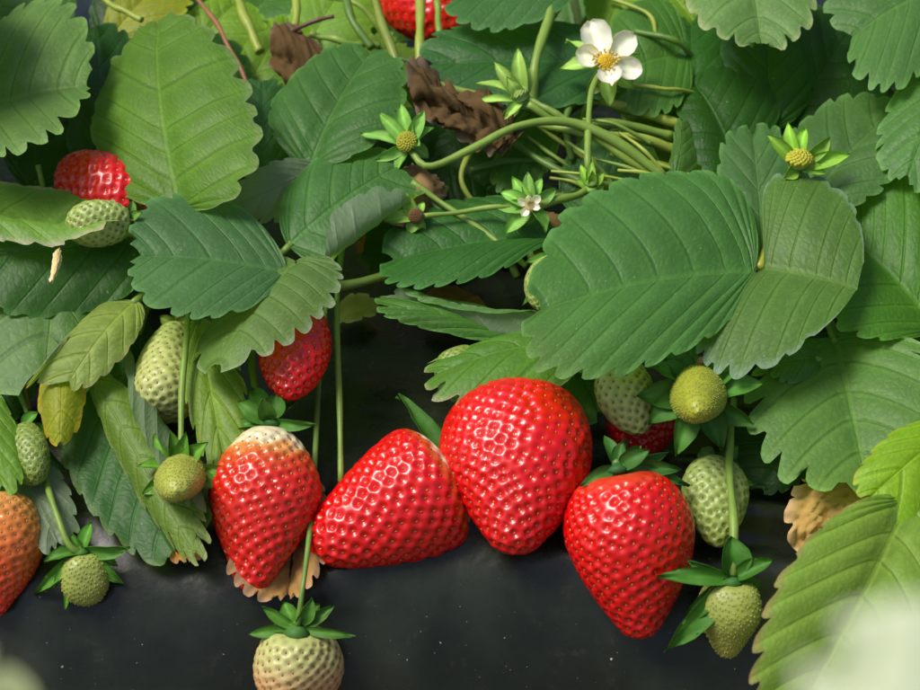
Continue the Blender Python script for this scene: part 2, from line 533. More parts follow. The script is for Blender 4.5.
def tube(name, pts, radii, tint, mat=None, parent=None, sides=9, n=28, world=False, tint2=None):
    """pts: (px, py, cm from canopy) or world points; radii in photo pixels"""
    W = np.array([p if world else Q(p) for p in pts])
    c = catmull(W, n)
    rad = np.interp(np.linspace(0, 1, n), np.linspace(0, 1, len(radii)), radii) * MM
    tr_ = np.random.default_rng(int(abs(W[0, 0] * 1e5 + W[-1, 2] * 3e4)) % 99991)
    tt_ = np.linspace(0, 1, n)
    rad = rad * (1 + 0.10 * np.sin(tt_ * tr_.uniform(8, 16) + tr_.uniform(0, 6)) + 0.06 * np.sin(tt_ * tr_.uniform(20, 30)))
    c = c + (np.sin(tt_ * math.pi) * np.sin(tt_ * tr_.uniform(7, 14) + tr_.uniform(0, 6)))[:, None] * tr_.normal(0, 0.0002, 3)[None]
    tan = np.gradient(c, axis=0)
    tan /= np.linalg.norm(tan, axis=1, keepdims=True)
    ref = np.array([0.31, 0.2, 0.93])
    a = np.cross(tan, ref); a /= np.linalg.norm(a, axis=1, keepdims=True)
    bb = np.cross(tan, a)
    ang = np.linspace(0, 2 * np.pi, sides, endpoint=False)
    ring = c[:, None] + rad[:, None, None] * (np.cos(ang)[None, :, None] * a[:, None] + np.sin(ang)[None, :, None] * bb[:, None])
    V = np.vstack([ring.reshape(-1, 3), c[:1], c[-1:]])
    f = grid_faces(n, sides, True).tolist()
    i0 = n * sides
    for j in range(sides):
        f.append([j, i0, (j + 1) % sides]); f.append([(n - 1) * sides + (j + 1) % sides, i0 + 1, (n - 1) * sides + j])
    t1 = np.asarray(tint, float); t2 = np.asarray(tint2 if tint2 is not None else tint, float)
    k = np.r_[np.repeat(np.linspace(0, 1, n), sides), 0, 1][:, None]
    return mesh_from(name, V, f, mat or M_STEM, parent, t1 * (1 - k) + t2 * k)


def blade(name, b, t, width, tint, mat=None, parent=None, bulge=0.15, cup=0.25, hint=None, shape='sepal', twist=0.0, tip_tint=None, seed=0, rows=10):
    """sepal / petal: b, t world points, width in metres"""
    b = np.asarray(b, float); t = np.asarray(t, float)
    if hint is None: hint = -FWD
    ax = t - b; L = np.linalg.norm(ax)
    side = np.cross(ax, hint)
    if np.linalg.norm(side) < 1e-6: side = np.cross(ax, UP + 0.3 * RIGHT)
    side = unit(side); nr = unit(np.cross(side, ax))
    side, nr = side * math.cos(twist) + nr * math.sin(twist), nr * math.cos(twist) - side * math.sin(twist)
    ctrl = (b + t) / 2 + nr * bulge * L * 2
    r = np.random.default_rng(seed + 101)
    k = rows; c = 7
    s = np.linspace(0, 1, k)[:, None]
    v = np.linspace(-1, 1, c)[None, :]
    if shape == 'petal':
        w = np.interp(s, [0, 0.08, 0.3, 0.6, 0.85, 0.96, 1], [0.14, 0.3, 0.82, 1.0, 0.78, 0.42, 0.16])
    else:
        w = np.interp(s, [0, 0.15, 0.4, 0.65, 0.85, 0.96, 1], [0.6, 0.9, 1.0, 0.85, 0.46, 0.17, 0.02])
    mid = (1 - s) ** 2 * b[None] + 2 * s * (1 - s) * ctrl[None] + s ** 2 * t[None]
    pos = mid[:, None, :] + (w * v * width / 2)[..., None] * side + (cup * width * (w * v) ** 2 * 0.5)[..., None] * nr
    pos = pos + ((0.07 * L * wobble(v * 1.6, s * 3.5, seed + 7) * s) + 0.16 * width * (np.abs(v) - 0.5))[..., None] * nr
    # a thin closed body
    th = 0.0002
    top = pos.reshape(-1, 3); bot = (pos - nr * th).reshape(-1, 3)
    fa = grid_faces(k, c)
    fb = fa[:, ::-1] + k * c
    rim = [j for j in range(c)] + [i * c + c - 1 for i in range(1, k)] + [(k - 1) * c + j for j in range(c - 2, -1, -1)] + [i * c for i in range(k - 2, 0, -1)]
    fr = [[rim[i], rim[(i + 1) % len(rim)], rim[(i + 1) % len(rim)] + k * c, rim[i] + k * c] for i in range(len(rim))]
    tint = np.asarray(tint, float) * (WARM if shape == 'sepal' else 1.0); tt = np.asarray(tip_tint if tip_tint is not None else tint, float)
    col = tint * (1 - s[..., None] ** 2) + tt * s[..., None] ** 2 + 0 * v[..., None]
    col = col * (1 + 0.35 * np.exp(-(v / 0.18) ** 2))[..., None]
    col = col.reshape(-1, 3)
    return mesh_from(name, np.vstack([top, bot]), fa.tolist() + fb.tolist() + fr, mat or M_SEPAL, parent, np.vstack([col, col]))


# ------------------------------------------------------------------ strawberries
def seed_mesh_unit():
    vs = []; fs = []
    nr, nc = 4, 6
    vs.append((0, 0, -1))
    for i in range(1, nr):
        a = -math.pi / 2 + math.pi * i / nr
        for j in range(nc):
            p = 2 * math.pi * j / nc
            vs.append((math.cos(a) * math.cos(p), math.cos(a) * math.sin(p), math.sin(a)))
    vs.append((0, 0, 1))
    for j in range(nc):
        fs.append((0, 1 + (j + 1) % nc, 1 + j, 1 + j))
        fs.append((len(vs) - 1, len(vs) - 1 - nc + j, len(vs) - 1 - nc + (j + 1) % nc, len(vs) - 1 - nc + (j + 1) % nc))
    for i in range(nr - 2):
        for j in range(nc):
            a = 1 + i * nc; b = a + nc
            fs.append((a + j, a + (j + 1) % nc, b + (j + 1) % nc, b + j))
    return np.array(vs), np.array(fs)


SV, SF = seed_mesh_unit()


def fruit(name, axis, prof, label, group, colours, spacing=11.0, pit=1.0, res=(150, 120), flat=0.86, seed_col=(0.46, 0.17, 0.03),
          seed_size=1.0, mat=None, do=(0, 0), cat='strawberry', clear=None, bump_out=False, lump=0.03, sd=0, depth=None):
    """axis: pixel points calyx -> tip; prof: (t, radius px); colours: (t, rgb); rests on the bed unless depth (cm from canopy) is given"""
    rmax = max(r for _, r in prof) * MM
    if depth is None:
        c0 = (clear if clear is not None else 0.92) * rmax * flat
        d0 = rest(axis[0][0], axis[0][1], c0) + do[0] * 0.01
        d1 = rest(axis[-1][0], axis[-1][1], 0.42 * rmax * flat) + do[1] * 0.01
        ds = np.linspace(d0, d1, len(axis))
        W = np.array([P(a[0], a[1], d) for a, d in zip(axis, ds)])
    else:
        dz = np.linspace(depth[0], depth[1], len(axis))
        W = np.array([Q((a[0], a[1], d)) for a, d in zip(axis, dz)])
    scale = np.linalg.norm(W[-1] - W[0]) / (np.hypot(axis[-1][0] - axis[0][0], axis[-1][1] - axis[0][1]) * MM)
    persp = (D + (W[0] - CAM) @ FWD - D) / D
    pr = catmull(np.array([(a * 100.0, r) for a, r in prof]), res[0])
    pt = pr[:, 0] / 100.0; rad = np.maximum(pr[:, 1], 0) * MM * persp
    Lx = np.linalg.norm(W[-1] - W[0])
    spine_t = np.clip(pt, 0, 1)
    fine = catmull(W, 80)
    ft = np.linspace(0, 1, 80)
    C = np.stack([np.interp(spine_t, ft, fine[:, k]) for k in range(3)], -1)
    over = (pt - spine_t)[:, None]
    C = C + over * (W[-1] - W[0])
    tan = np.gradient(fine, axis=0)
    tan = np.stack([np.interp(spine_t, ft, tan[:, k]) for k in range(3)], -1)
    tan /= np.linalg.norm(tan, axis=1, keepdims=True)
    S = np.cross(tan, FWD); S /= np.linalg.norm(S, axis=1, keepdims=True)
    Dv = np.cross(S, tan)
    na = res[1]
    r = np.random.default_rng(sd + 31)
    lph = r.uniform(0, 6.28, 3)

    def surf(ti, ang):
        """ti: fractional row index"""
        g = lambda a: np.interp(ti, np.arange(len(pt)), a) if a.ndim == 1 else np.stack([np.interp(ti, np.arange(len(pt)), a[:, k]) for k in range(3)], -1)
        rr = g(rad) * (1 + lump * np.cos(2 * ang + lph[0]) + 0.7 * lump * np.cos(3 * ang + lph[1] + 0.03 * ti))
        return g(C) + rr[..., None] * (np.cos(ang)[..., None] * g(S) + flat * np.sin(ang)[..., None] * g(Dv))
    I, Aa = np.meshgrid(np.arange(len(pt)).astype(float), np.linspace(0, 2 * np.pi, na, endpoint=False), indexing='ij')
    V = surf(I, Aa)
    gs = np.gradient(V, axis=0)
    gv = np.roll(V, -1, 1) - np.roll(V, 1, 1)
    N = np.cross(gs, gv); N /= (np.linalg.norm(N, axis=-1, keepdims=True) + 1e-15)
    cen = W.mean(0)
    if ((V - cen) * N).sum() < 0: N = -N
    # spiral of achenes, even over the surface
    seg = np.linalg.norm(np.diff(C, axis=0) + 0 * C[:-1], axis=1)
    sl = np.hypot(np.diff(rad), seg)
    area = np.r_[0, np.cumsum(sl * (rad[1:] + rad[:-1]) / 2 * 2 * np.pi * (1 + flat) / 2)]
    sp = spacing * MM * persp
    n = max(20, int(area[-1] / (sp * sp * 0.87)))
    k = np.arange(n) + 0.5
    ti = np.interp(k / n * area[-1], area, np.arange(len(pt)))
    ang = k * 2.399963 + r.normal(0, 0.022, n)
    ti = np.clip(ti + r.normal(0, 0.8, n), 0, len(pt) - 1)
    pdep = r.uniform(0.7, 1.2, n)
    SP = surf(ti, ang)
    vv = V.reshape(-1, 3)
    d1 = np.full(len(vv), 1e9)
    near = np.zeros(len(vv), int)
    for a in range(0, len(vv), 4000):
        dd = ((vv[a:a + 4000, None, :] - SP[None]) ** 2).sum(-1)
        near[a:a + 4000] = dd.argmin(1)
        d1[a:a + 4000] = np.sqrt(dd.min(1))
    x = d1 / sp
    ends = np.repeat(smooth01(pt, 0.0, 0.07) * (1 - 0.5 * smooth01(pt, 0.96, 1.0)), na)
    if bump_out:
        disp = pit * 0.0003 * np.exp(-(x / 0.3) ** 2)
    else:
        disp = -pit * 0.235 * sp * (1 - smooth01(x, 0.04, 0.54)) * pdep[near] + 0.03 * sp
    V2 = vv + N.reshape(-1, 3) * (disp * ends)[:, None]
    ct = np.array([c[0] for c in colours]); cc = np.array([c[1] for c in colours], float)
    tt = np.repeat(pt, na) + 0.035 * wobble(Aa.ravel() * 1.0, I.ravel() * 0.06, sd + 3)
    col = np.stack([np.interp(tt, ct, cc[:, q]) for q in range(3)], -1)
    if colours[0][1][0] < 0.9 and mat is M_UNRIPE:
        col = col * (1 - 0.30 * np.exp(-(x / 0.30) ** 2))[:, None]
    base = W[0]
    root = empty(name, base, label, cat, group)
    mesh_from('flesh', V2, grid_faces(len(pt), na, True)[:, ::-1], mat or M_RIPE, root, col)
    # achenes, one joined part
    T3 = np.stack([np.interp(ti, np.arange(len(pt)), tan[:, q]) for q in range(3)], -1)
    e = 0.01
    Np = np.cross(surf(np.minimum(ti + 0.5, len(pt) - 1), ang) - surf(np.maximum(ti - 0.5, 0), ang), surf(ti, ang + e) - surf(ti, ang - e))
    Np /= (np.linalg.norm(Np, axis=1, keepdims=True) + 1e-15)
    sgn = np.sign(((SP - cen) * Np).sum(1)); Np *= sgn[:, None]
    U = T3 - (T3 * Np).sum(1)[:, None] * Np; U /= np.linalg.norm(U, axis=1, keepdims=True)
    Sx = np.cross(U, Np)
    keep = (np.interp(ti, np.arange(len(pt)), pt) > 0.02)
    a_, b_, c_ = 0.00048 * seed_size, 0.00028 * seed_size, 0.0003 * seed_size
    off = (-pit * 0.205 * sp if not bump_out else 0.00005) + 0.00012
    pos = SP + Np * (off * (pdep if not bump_out else 1.0) if np.ndim(pdep) == 0 else (off * (pdep[:, None] if not bump_out else 1.0)))
    sv = pos[keep][:, None, :] + SV[None, :, 2:3] * a_ * U[keep][:, None] + SV[None, :, 0:1] * b_ * Sx[keep][:, None] + SV[None, :, 1:2] * c_ * Np[keep][:, None]
    m = keep.sum()
    sf = (SF[None] + (np.arange(m) * len(SV))[:, None, None]).reshape(-1, 4)
    sf = [list(dict.fromkeys(q)) for q in sf.tolist()]
    scol = np.repeat(np.asarray(seed_col)[None] * r.uniform(0.55, 1.3, (m, 1)) * np.array([1, 1, 1]) ** 1, len(SV), 0)
    tag(mesh_from('achenes', sv.reshape(-1, 3), sf, M_SEED, root, scol), kind='stuff')
    root['_persp'] = float(persp)
    return root, W, S[0], Dv[0], unit(W[-1] - W[0])


def calyx(root, centre, spec, tint, width=15, rad=8, under=None, mat=None, auto=0, axis=None, reach=34, lift=0.4, cup=0.3, tip=None, sd=0, dcol=None):
    """spec: list of (px, py, cm towards(-)/away(+), width px) sepal tips; auto: ring of n sepals about axis"""
    r = np.random.default_rng(sd + 77)
    centre = np.asarray(centre, float)
    depth = (centre - CAM) @ FWD - D
    ps = (D + depth) / D
    ax = unit(axis) if axis is not None else UP
    # small receptacle disc the sepals grow from
    nn = 10
    a1 = unit(np.cross(ax, RIGHT + 0.2 * UP)); a2 = np.cross(ax, a1)
    rr = rad * MM * ps
    vs = [centre - ax * rr * 0.35]
    for k_ in range(2):
        for j in range(nn):
            th = 2 * math.pi * j / nn
            vs.append(centre + (a1 * math.cos(th) + a2 * math.sin(th)) * rr * (0.9, 0.6)[k_] + ax * rr * (0.1, 0.45)[k_])
    vs.append(centre - ax * rr * 0.55)
    vs = np.array(vs)
    fs = [[0, 1 + (j + 1) % nn, 1 + j] for j in range(nn)] + [[1 + j, 1 + (j + 1) % nn, 1 + nn + (j + 1) % nn, 1 + nn + j] for j in range(nn)]
    fs.append([1 + nn + j for j in range(nn)])
    cal = mesh_from('calyx', vs[:-1], fs, M_SEPAL, root, np.repeat(np.asarray(dcol if dcol is not None else tint)[None] * 1.2, len(vs) - 1, 0))
    tips = []
    for s in spec:
        w = s[3] if len(s) > 3 else width
        tips.append((P(s[0], s[1], depth + s[2] * 0.01), w * 1.04))
    for k_ in range(auto):
        th = 2 * math.pi * (k_ + r.uniform(-0.25, 0.25)) / auto
        d = a1 * math.cos(th) + a2 * math.sin(th)
        tips.append((centre + (d * r.uniform(0.8, 1.1) - ax * lift * r.uniform(0.5, 1.4)) * reach * MM * ps, width * r.uniform(0.8, 1.15)))
    for i, (tp, w) in enumerate(tips):
        d = unit(tp - centre)
        b = centre + d * rr * 0.35
        hint = -FWD if i % 2 else unit(-FWD + 0.5 * UP)
        k2 = r.uniform(0.75, 1.2)
        blade('sepal', b, tp, w * MM * ps, np.asarray(tint) * k2, mat or M_SEPAL, cal, bulge=r.uniform(0.05, 0.2), cup=cup * r.uniform(0.5, 1.4),
              hint=hint, twist=r.uniform(-0.5, 0.5), tip_tint=tip, seed=sd * 13 + i)
    return cal

# ------------------------------------------------------------------ colours (linear base colours)
BLUE = (0.042, 0.108, 0.062)      # cool green, bluish sky sheen put into the tint
MIDG = (0.042, 0.120, 0.034)
GREY = (0.075, 0.150, 0.062)
DARK = (0.009, 0.042, 0.008)  # leaf green darkened, the shade of the gaps put into the colour
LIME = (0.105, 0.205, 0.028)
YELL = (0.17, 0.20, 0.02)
OLIV = (0.080, 0.150, 0.030)
STEM = (0.20, 0.32, 0.055)
STEMD = (0.10, 0.20, 0.035)
STEMY = (0.30, 0.38, 0.06)
SEP = (0.050, 0.150, 0.028)
SEPL = (0.15, 0.32, 0.10)
BROWN = (0.078, 0.042, 0.026)
TAN = (0.30, 0.20, 0.11)

# ------------------------------------------------------------------ plants in the picture
def crown(px, y):
    return (P(px, 300, 0.1)[0], y, 0.02)


left_plant = empty('strawberry_plant', crown(190, 0.14), 'strawberry plant with a curled torn-edged leaf cradling a small unripe berry', 'plant')
mid_plant = empty('strawberry_plant', crown(500, 0.16), 'strawberry plant with arching flower stalks rising from brown withered leaves', 'plant')
right_plant = empty('strawberry_plant', crown(770, 0.14), 'strawberry plant with broad paired leaflets beside the tan crumpled dead leaf', 'plant')
LP_, MP_, RP_ = left_plant, mid_plant, right_plant


def stalk(plant, pts, radii, tint=STEM, name='stalk', **kw):
    return tube(name, pts, radii, tint, None, plant, **kw)


# --- left plant
LEAF(LP_, (-34, 116, -1.0), (92, 84, -1.6), (40, 20, 0.2), (22, 166, -2.2), GREY, n=9, teeth=0.10, bulge=0.05)
LEAF(LP_, (180, 210, -1.0), (158, 12, 0.5), (108, 140, 1.6), (262, 138, -1.8), (0.064, 0.142, 0.026), n=10, teeth=0.10, bulge=0.07, edge=(0.2, 0.27, 0.12), p_tip=0.5)
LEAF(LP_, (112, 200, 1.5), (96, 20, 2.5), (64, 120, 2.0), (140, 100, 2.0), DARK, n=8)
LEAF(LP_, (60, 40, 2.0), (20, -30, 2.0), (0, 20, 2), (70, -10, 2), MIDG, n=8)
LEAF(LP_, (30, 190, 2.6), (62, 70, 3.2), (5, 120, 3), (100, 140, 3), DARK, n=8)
LEAF(LP_, (262, 190, 1.6), (262, 78, 2.2), (228, 130, 1.6), (294, 128, 2.0), (0.026, 0.085, 0.036), n=8)
LEAF(LP_, (308, 172, 0.6), (372, 48, 1.2), (284, 96, 1.6), (398, 124, 0.2), (0.036, 0.105, 0.036), n=9, teeth=0.07, bulge=0.06, camber=0.12)
# curled leaf whose margin rolls up, and the one lying in front of it
LEAF(LP_, (322, 166, 0.6), (232, 208, 0.0), (262, 168, -0.2), (292, 214, 0.8), (0.07, 0.13, 0.045), n=9, teeth=0.12, bulge=0.08, under=True)
LEAF(LP_, (288, 246, -0.6), (400, 164, 0.0), (312, 168, 0.6), [(376, 236, -0.2), (372, 232, -0.9), (350, 206, -1.4)], (0.040, 0.118, 0.046), n=9, teeth=0.06, bulge=0.06)
pt_ = stalk(LP_, [(286, 272, -1.2), (330, 286, -0.4), (392, 274, 0.6), (450, 262, 3.5)], [5.5, 5.5, 6], (0.16, 0.25, 0.05), 'petiole')
LEAF(pt_, (287, 272, -1.3), (134, 256, -2.2), (196, 208, -0.6), (196, 326, -2.6), BLUE, 'leaflet', n=9, teeth=0.085, bulge=0.04, camber=0.05)
LEAF(pt_, (296, 262, -1.3), (214, 370, -2.6), (214, 308, 1.2), (328, 300, -2.4), (0.068, 0.135, 0.055), 'leaflet', n=11, teeth=0.12, bulge=0.06, edge=(0.25, 0.33, 0.22), p_base=0.75, fold=0.0)
# leaf that cups the small green berry, torn pale margin, then the leaf beneath, its shade deepened by a dark tint
LEAF(LP_, (-70, 205, -1.0), (150, 238, -0.8), (14, 192, 0.8), [(30, 236, -1.8), (25, 252, -2.2)], (0.095, 0.195, 0.050), n=9, teeth=0.03, bulge=-0.06, edge=(0.45, 0.38, 0.30), edge_w=0.10, jag=0.05)
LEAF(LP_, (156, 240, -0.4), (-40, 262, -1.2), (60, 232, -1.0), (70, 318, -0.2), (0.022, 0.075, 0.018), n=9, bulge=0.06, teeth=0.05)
LEAF(LP_, (64, 236, 0.0), (44, 384, -0.6), (-34, 306, 0.2), (104, 316, 0.6), (0.060, 0.132, 0.056), n=5, teeth=0.30, bulge=0.04, p_tip=0.45)
LEAF(LP_, (136, 300, -0.2), (66, 386, -1.0), (128, 352, -0.6), [(70, 340, -0.9), (44, 366, -1.2)], (0.14, 0.20, 0.075), n=8, teeth=0.06, edge=(0.3, 0.3, 0.15))
LEAF(LP_, (64, 360, -0.5), (60, 446, -0.6), (38, 400, -0.4), (86, 392, -0.2), YELL, n=6, teeth=0.05, edge=(0.45, 0.28, 0.02), edge_w=0.2)
# dark drooping leaf with its pale margin folded over
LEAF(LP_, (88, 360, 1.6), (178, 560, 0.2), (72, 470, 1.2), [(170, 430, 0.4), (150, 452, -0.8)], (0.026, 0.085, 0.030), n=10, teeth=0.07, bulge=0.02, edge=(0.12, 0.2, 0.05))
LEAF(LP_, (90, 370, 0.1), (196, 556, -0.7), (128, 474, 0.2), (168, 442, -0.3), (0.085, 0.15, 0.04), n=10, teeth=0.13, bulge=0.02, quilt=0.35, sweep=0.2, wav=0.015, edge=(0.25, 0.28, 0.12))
LEAF(LP_, (198, 318, 0.2), (226, 470, -0.6), (188, 400, -0.2), (244, 392, -0.4), (0.110, 0.190, 0.042), n=9, teeth=0.14, bulge=0.04)
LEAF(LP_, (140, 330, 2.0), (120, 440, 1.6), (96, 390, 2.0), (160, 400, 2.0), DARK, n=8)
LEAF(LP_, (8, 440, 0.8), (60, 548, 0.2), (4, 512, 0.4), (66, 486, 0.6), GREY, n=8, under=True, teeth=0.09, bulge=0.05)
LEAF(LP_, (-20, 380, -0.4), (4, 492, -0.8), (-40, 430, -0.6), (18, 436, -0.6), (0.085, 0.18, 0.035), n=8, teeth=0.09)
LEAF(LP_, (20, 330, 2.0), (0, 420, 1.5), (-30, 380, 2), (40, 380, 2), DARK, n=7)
stalk(LP_, [(4, 330, 1.0), (10, 360, 0.6), (26, 412, 0.3), (34, 436, 0.8)], [3, 3, 2.6], STEMD)
stalk(LP_, [(18, 340, 1.2), (24, 370, 0.8), (30, 410, 0.8)], [2.2, 2.2], (0.15, 0.07, 0.04))
stalk(LP_, [(341, 482, 0.2), (340, 420, 0.0), (337, 330, 0.2), (340, 262, 0.8), (352, 210, 3)], [3.2, 3.3, 3.8], STEM)
stalk(LP_, [(96, -6, 1.5), (118, 8, 1.2), (142, 20, 1.0)], [4, 3.5], STEMY, 'petiole')
stalk(LP_, [(192, -10, 3), (226, 40, 2.4), (248, 86, 2.6)], [3.2, 3, 3], (0.28, 0.13, 0.06))
stalk(LP_, [(38, 165, 1.5), (46, 200, 2.2)], [3, 3], STEM)

# out-of-focus leaves at the back; sunlight put into the yellow and lime tints
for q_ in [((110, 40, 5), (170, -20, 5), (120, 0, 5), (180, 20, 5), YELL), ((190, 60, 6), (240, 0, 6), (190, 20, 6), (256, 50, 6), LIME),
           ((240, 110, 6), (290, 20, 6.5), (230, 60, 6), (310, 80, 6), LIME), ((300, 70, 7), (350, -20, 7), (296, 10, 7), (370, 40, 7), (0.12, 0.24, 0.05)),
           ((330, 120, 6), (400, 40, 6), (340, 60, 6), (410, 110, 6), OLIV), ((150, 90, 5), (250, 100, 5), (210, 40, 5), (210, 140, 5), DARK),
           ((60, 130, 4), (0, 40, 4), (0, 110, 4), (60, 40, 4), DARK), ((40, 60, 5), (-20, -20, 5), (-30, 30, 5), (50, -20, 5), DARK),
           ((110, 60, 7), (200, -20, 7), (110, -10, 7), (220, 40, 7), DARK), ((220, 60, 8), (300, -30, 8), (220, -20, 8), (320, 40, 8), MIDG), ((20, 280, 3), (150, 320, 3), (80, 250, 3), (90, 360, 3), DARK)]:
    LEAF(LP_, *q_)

# --- middle plant
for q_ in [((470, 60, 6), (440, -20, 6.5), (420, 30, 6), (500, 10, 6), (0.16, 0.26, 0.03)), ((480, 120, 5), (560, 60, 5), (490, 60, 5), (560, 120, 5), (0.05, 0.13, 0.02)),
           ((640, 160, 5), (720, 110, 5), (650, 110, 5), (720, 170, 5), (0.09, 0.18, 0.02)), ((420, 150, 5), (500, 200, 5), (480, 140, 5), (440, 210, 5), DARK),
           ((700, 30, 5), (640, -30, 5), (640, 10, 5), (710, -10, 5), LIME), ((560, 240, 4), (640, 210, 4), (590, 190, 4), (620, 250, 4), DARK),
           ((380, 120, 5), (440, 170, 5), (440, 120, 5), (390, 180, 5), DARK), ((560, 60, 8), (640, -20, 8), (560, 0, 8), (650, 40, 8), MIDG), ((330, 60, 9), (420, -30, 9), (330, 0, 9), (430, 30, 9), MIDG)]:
    LEAF(MP_, *q_)  # back leaves: sunlight put into the yellow-greens, shade into the darks
LEAF(MP_, (556, 236, 0.6), (386, 262, 0.0), (462, 204, 1.2), (454, 292, -0.4), (0.024, 0.092, 0.026), n=10, teeth=0.07, bulge=0.05)
LEAF(MP_, (560, 344, 0.0), (380, 312, 0.3), (478, 330, 0.6), [(470, 300, -0.5), (455, 306, -0.6)], (0.050, 0.12, 0.05), n=9, teeth=0.04, under=True, bulge=0.03)
LEAF(MP_, (548, 350, 0.6), (382, 308, -0.4), (450, 338, -0.2), (440, 302, 0.4), (0.040, 0.115, 0.030), n=8, teeth=0.05, bulge=0.08)
LEAF(MP_, (606, 350, 0.3), (430, 378, -0.4), (506, 338, 0.8), (520, 402, -1.0), (0.058, 0.150, 0.032), n=8, teeth=0.13, bulge=0.12, camber=0.15, edge=(0.3, 0.3, 0.18))
LEAF(MP_, (560, 340, 1.2), (600, 416, 0.2), (552, 396, 0.6), (622, 372, 0.8), (0.036, 0.11, 0.03), n=6, teeth=0.14)
LEAF(MP_, (640, 70, 2.0), (424, 66, 1.6), (520, 32, 2.6), (530, 118, 1.6), (0.020, 0.078, 0.030), n=10, teeth=0.06, bulge=0.05)
LEAF(MP_, (600, -30, 1.2), (446, 2, 1.0), (520, -50, 1.6), (524, 34, 0.6), (0.032, 0.10, 0.042), n=10, teeth=0.05, bulge=0.04)
LEAF(MP_, (688, 56, 2.6), (600, 84, 2.0), (640, 10, 3.0), (664, 120, 2.0), (0.040, 0.115, 0.030), n=9, teeth=0.08)
LEAF(MP_, (600, -20, 3.2), (640, 40, 2.4), (590, 24, 3), (660, 0, 3), LIME, n=8)
LEAF(MP_, (560, 196, 2.4), (660, 170, 2.4), (600, 140, 2.8), (614, 226, 2.0), (0.026, 0.085, 0.028), n=9)
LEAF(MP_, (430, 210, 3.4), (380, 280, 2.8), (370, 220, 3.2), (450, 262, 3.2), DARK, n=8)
LEAF(MP_, (560, 130, 3.0), (490, 170, 3.0), (530, 130, 3.2), (530, 190, 3.0), (0.04, 0.12, 0.02), n=8)
# flower and leaf stalks
stalk(MP_, [(560, -20, 0.6), (548, 20, 0.2), (535, 68, 0.2), (533, 104, 1.2)], [6, 6, 5.5], STEM)
stalk(MP_, [(410, 150, -0.6), (426, 166, -0.6), (470, 150, -0.8), (520, 126, -0.9), (568, 122, -0.6), (610, 138, -0.2), (668, 180, 0.8)], [4, 4.2, 5.5, 6], STEM)
stalk(MP_, [(540, 124, 0.2), (590, 136, 0.0), (640, 166, 0.6), (676, 188, 1.4)], [4.5, 5, 5.5], (0.24, 0.36, 0.06))
stalk(MP_, [(528, 104, -0.2), (560, 122, 0.4), (620, 124, 1.2), (672, 136, 2.0)], [3.6, 5, 5.5], STEM)
stalk(MP_, [(600, 100, 1.6), (640, 112, 1.6), (690, 128, 2.2)], [5, 6, 6], STEMY)
stalk(MP_, [(600, 134, 0.8), (650, 140, 1.2), (690, 160, 2.0)], [4, 5, 5], STEMY)
stalk(MP_, [(412, 182, -0.2), (446, 206, 0.0), (490, 236, 0.1), (526, 266, 0.0)], [3.4, 3.4, 3], STEM)
stalk(MP_, [(424, 216, -0.5), (460, 212, -0.4), (505, 206, -0.6), (530, 206, -0.3)], [2.8, 2.8, 3], STEM)
stalk(MP_, [(410, 178, 0.2), (430, 200, 0.4), (456, 222, 0.4)], [2, 2, 2], (0.3, 0.42, 0.13))
stalk(MP_, [(372, -10, 1.0), (386, 34, 0.6), (406, 88, 1.0), (420, 110, 2.2)], [5, 5.4, 5], (0.20, 0.26, 0.045))
stalk(MP_, [(345, -10, 1.4), (352, 20, 1.2), (372, 48, 1.6)], [5, 5, 4.5], STEMD)
stalk(MP_, [(420, -10, 2.4), (420, 40, 2.2), (418, 80, 2.6)], [6, 5.5, 5.5], STEMY)
stalk(MP_, [(436, -10, 2.6), (440, 40, 2.6)], [4, 4], STEM)
stalk(MP_, [(396, 78, 0.8), (440, 86, 0.8), (500, 100, 1.0), (540, 112, 1.6)], [4.5, 4.8, 5], STEM)
stalk(MP_, [(310, 34, 2.8), (345, 42, 2.4), (380, 46, 2.8)], [4, 4, 4], STEM)
stalk(MP_, [(295, -10, 3.5), (296, 20, 3.2), (282, 60, 3.4)], [5, 5, 5], STEMY)
stalk(MP_, [(235, -8, 3.4), (246, 20, 3.2), (260, 52, 3.4)], [6, 6, 6], STEMY)
stalk(MP_, [(276, 40, 2.2), (306, 24, 2.0), (334, 16, 1.8)], [3.2, 3, 2.6], (0.13, 0.075, 0.04))
stalk(MP_, [(572, 92, 1.4), (566, 130, 1.2), (572, 160, 2.0)], [4, 4, 4], STEMD)
stalk(MP_, [(580, 34, 3.0), (572, -10, 3.4)], [4, 5], (0.45, 0.45, 0.3))
stalk(MP_, [(610, 30, 2.6), (648, -4, 2.8)], [2, 2], (0.35, 0.28, 0.16))
stalk(MP_, [(505, 138, 2.4), (540, 160, 2.0), (600, 190, 1.6), (640, 205, 1.0), (682, 212, 0.8)], [4.5, 4.5, 5], STEMD)
stalk(MP_, [(470, 170, 2.6), (520, 160, 2.6), (590, 166, 2.6)], [4, 4, 4], STEMD)

# tangle of thinner stalks deep in the plant, yellow light put into their tints
tg = np.random.default_rng(77)
for k_ in range(22):
    x0 = tg.uniform(290, 690); y0 = tg.uniform(-10, 150); a_ = tg.uniform(-1.9, 1.2); ln_ = tg.uniform(60, 150)
    x1 = x0 + ln_ * math.cos(a_); y1 = y0 + abs(ln_ * math.sin(a_)) * 0.8 + 10
    o0 = tg.uniform(1.6, 4.2)
    stalk(MP_, [(x0, y0, o0), ((x0 + x1) / 2 + tg.normal(0, 14), (y0 + y1) / 2 + tg.normal(0, 14), o0 - 0.3), (x1, y1, o0 + tg.uniform(0.2, 1.5))],
          [tg.uniform(2.2, 4.0), tg.uniform(2.2, 4.0)], [STEM, STEMY, STEMD, (0.22, 0.34, 0.05)][k_ % 4])

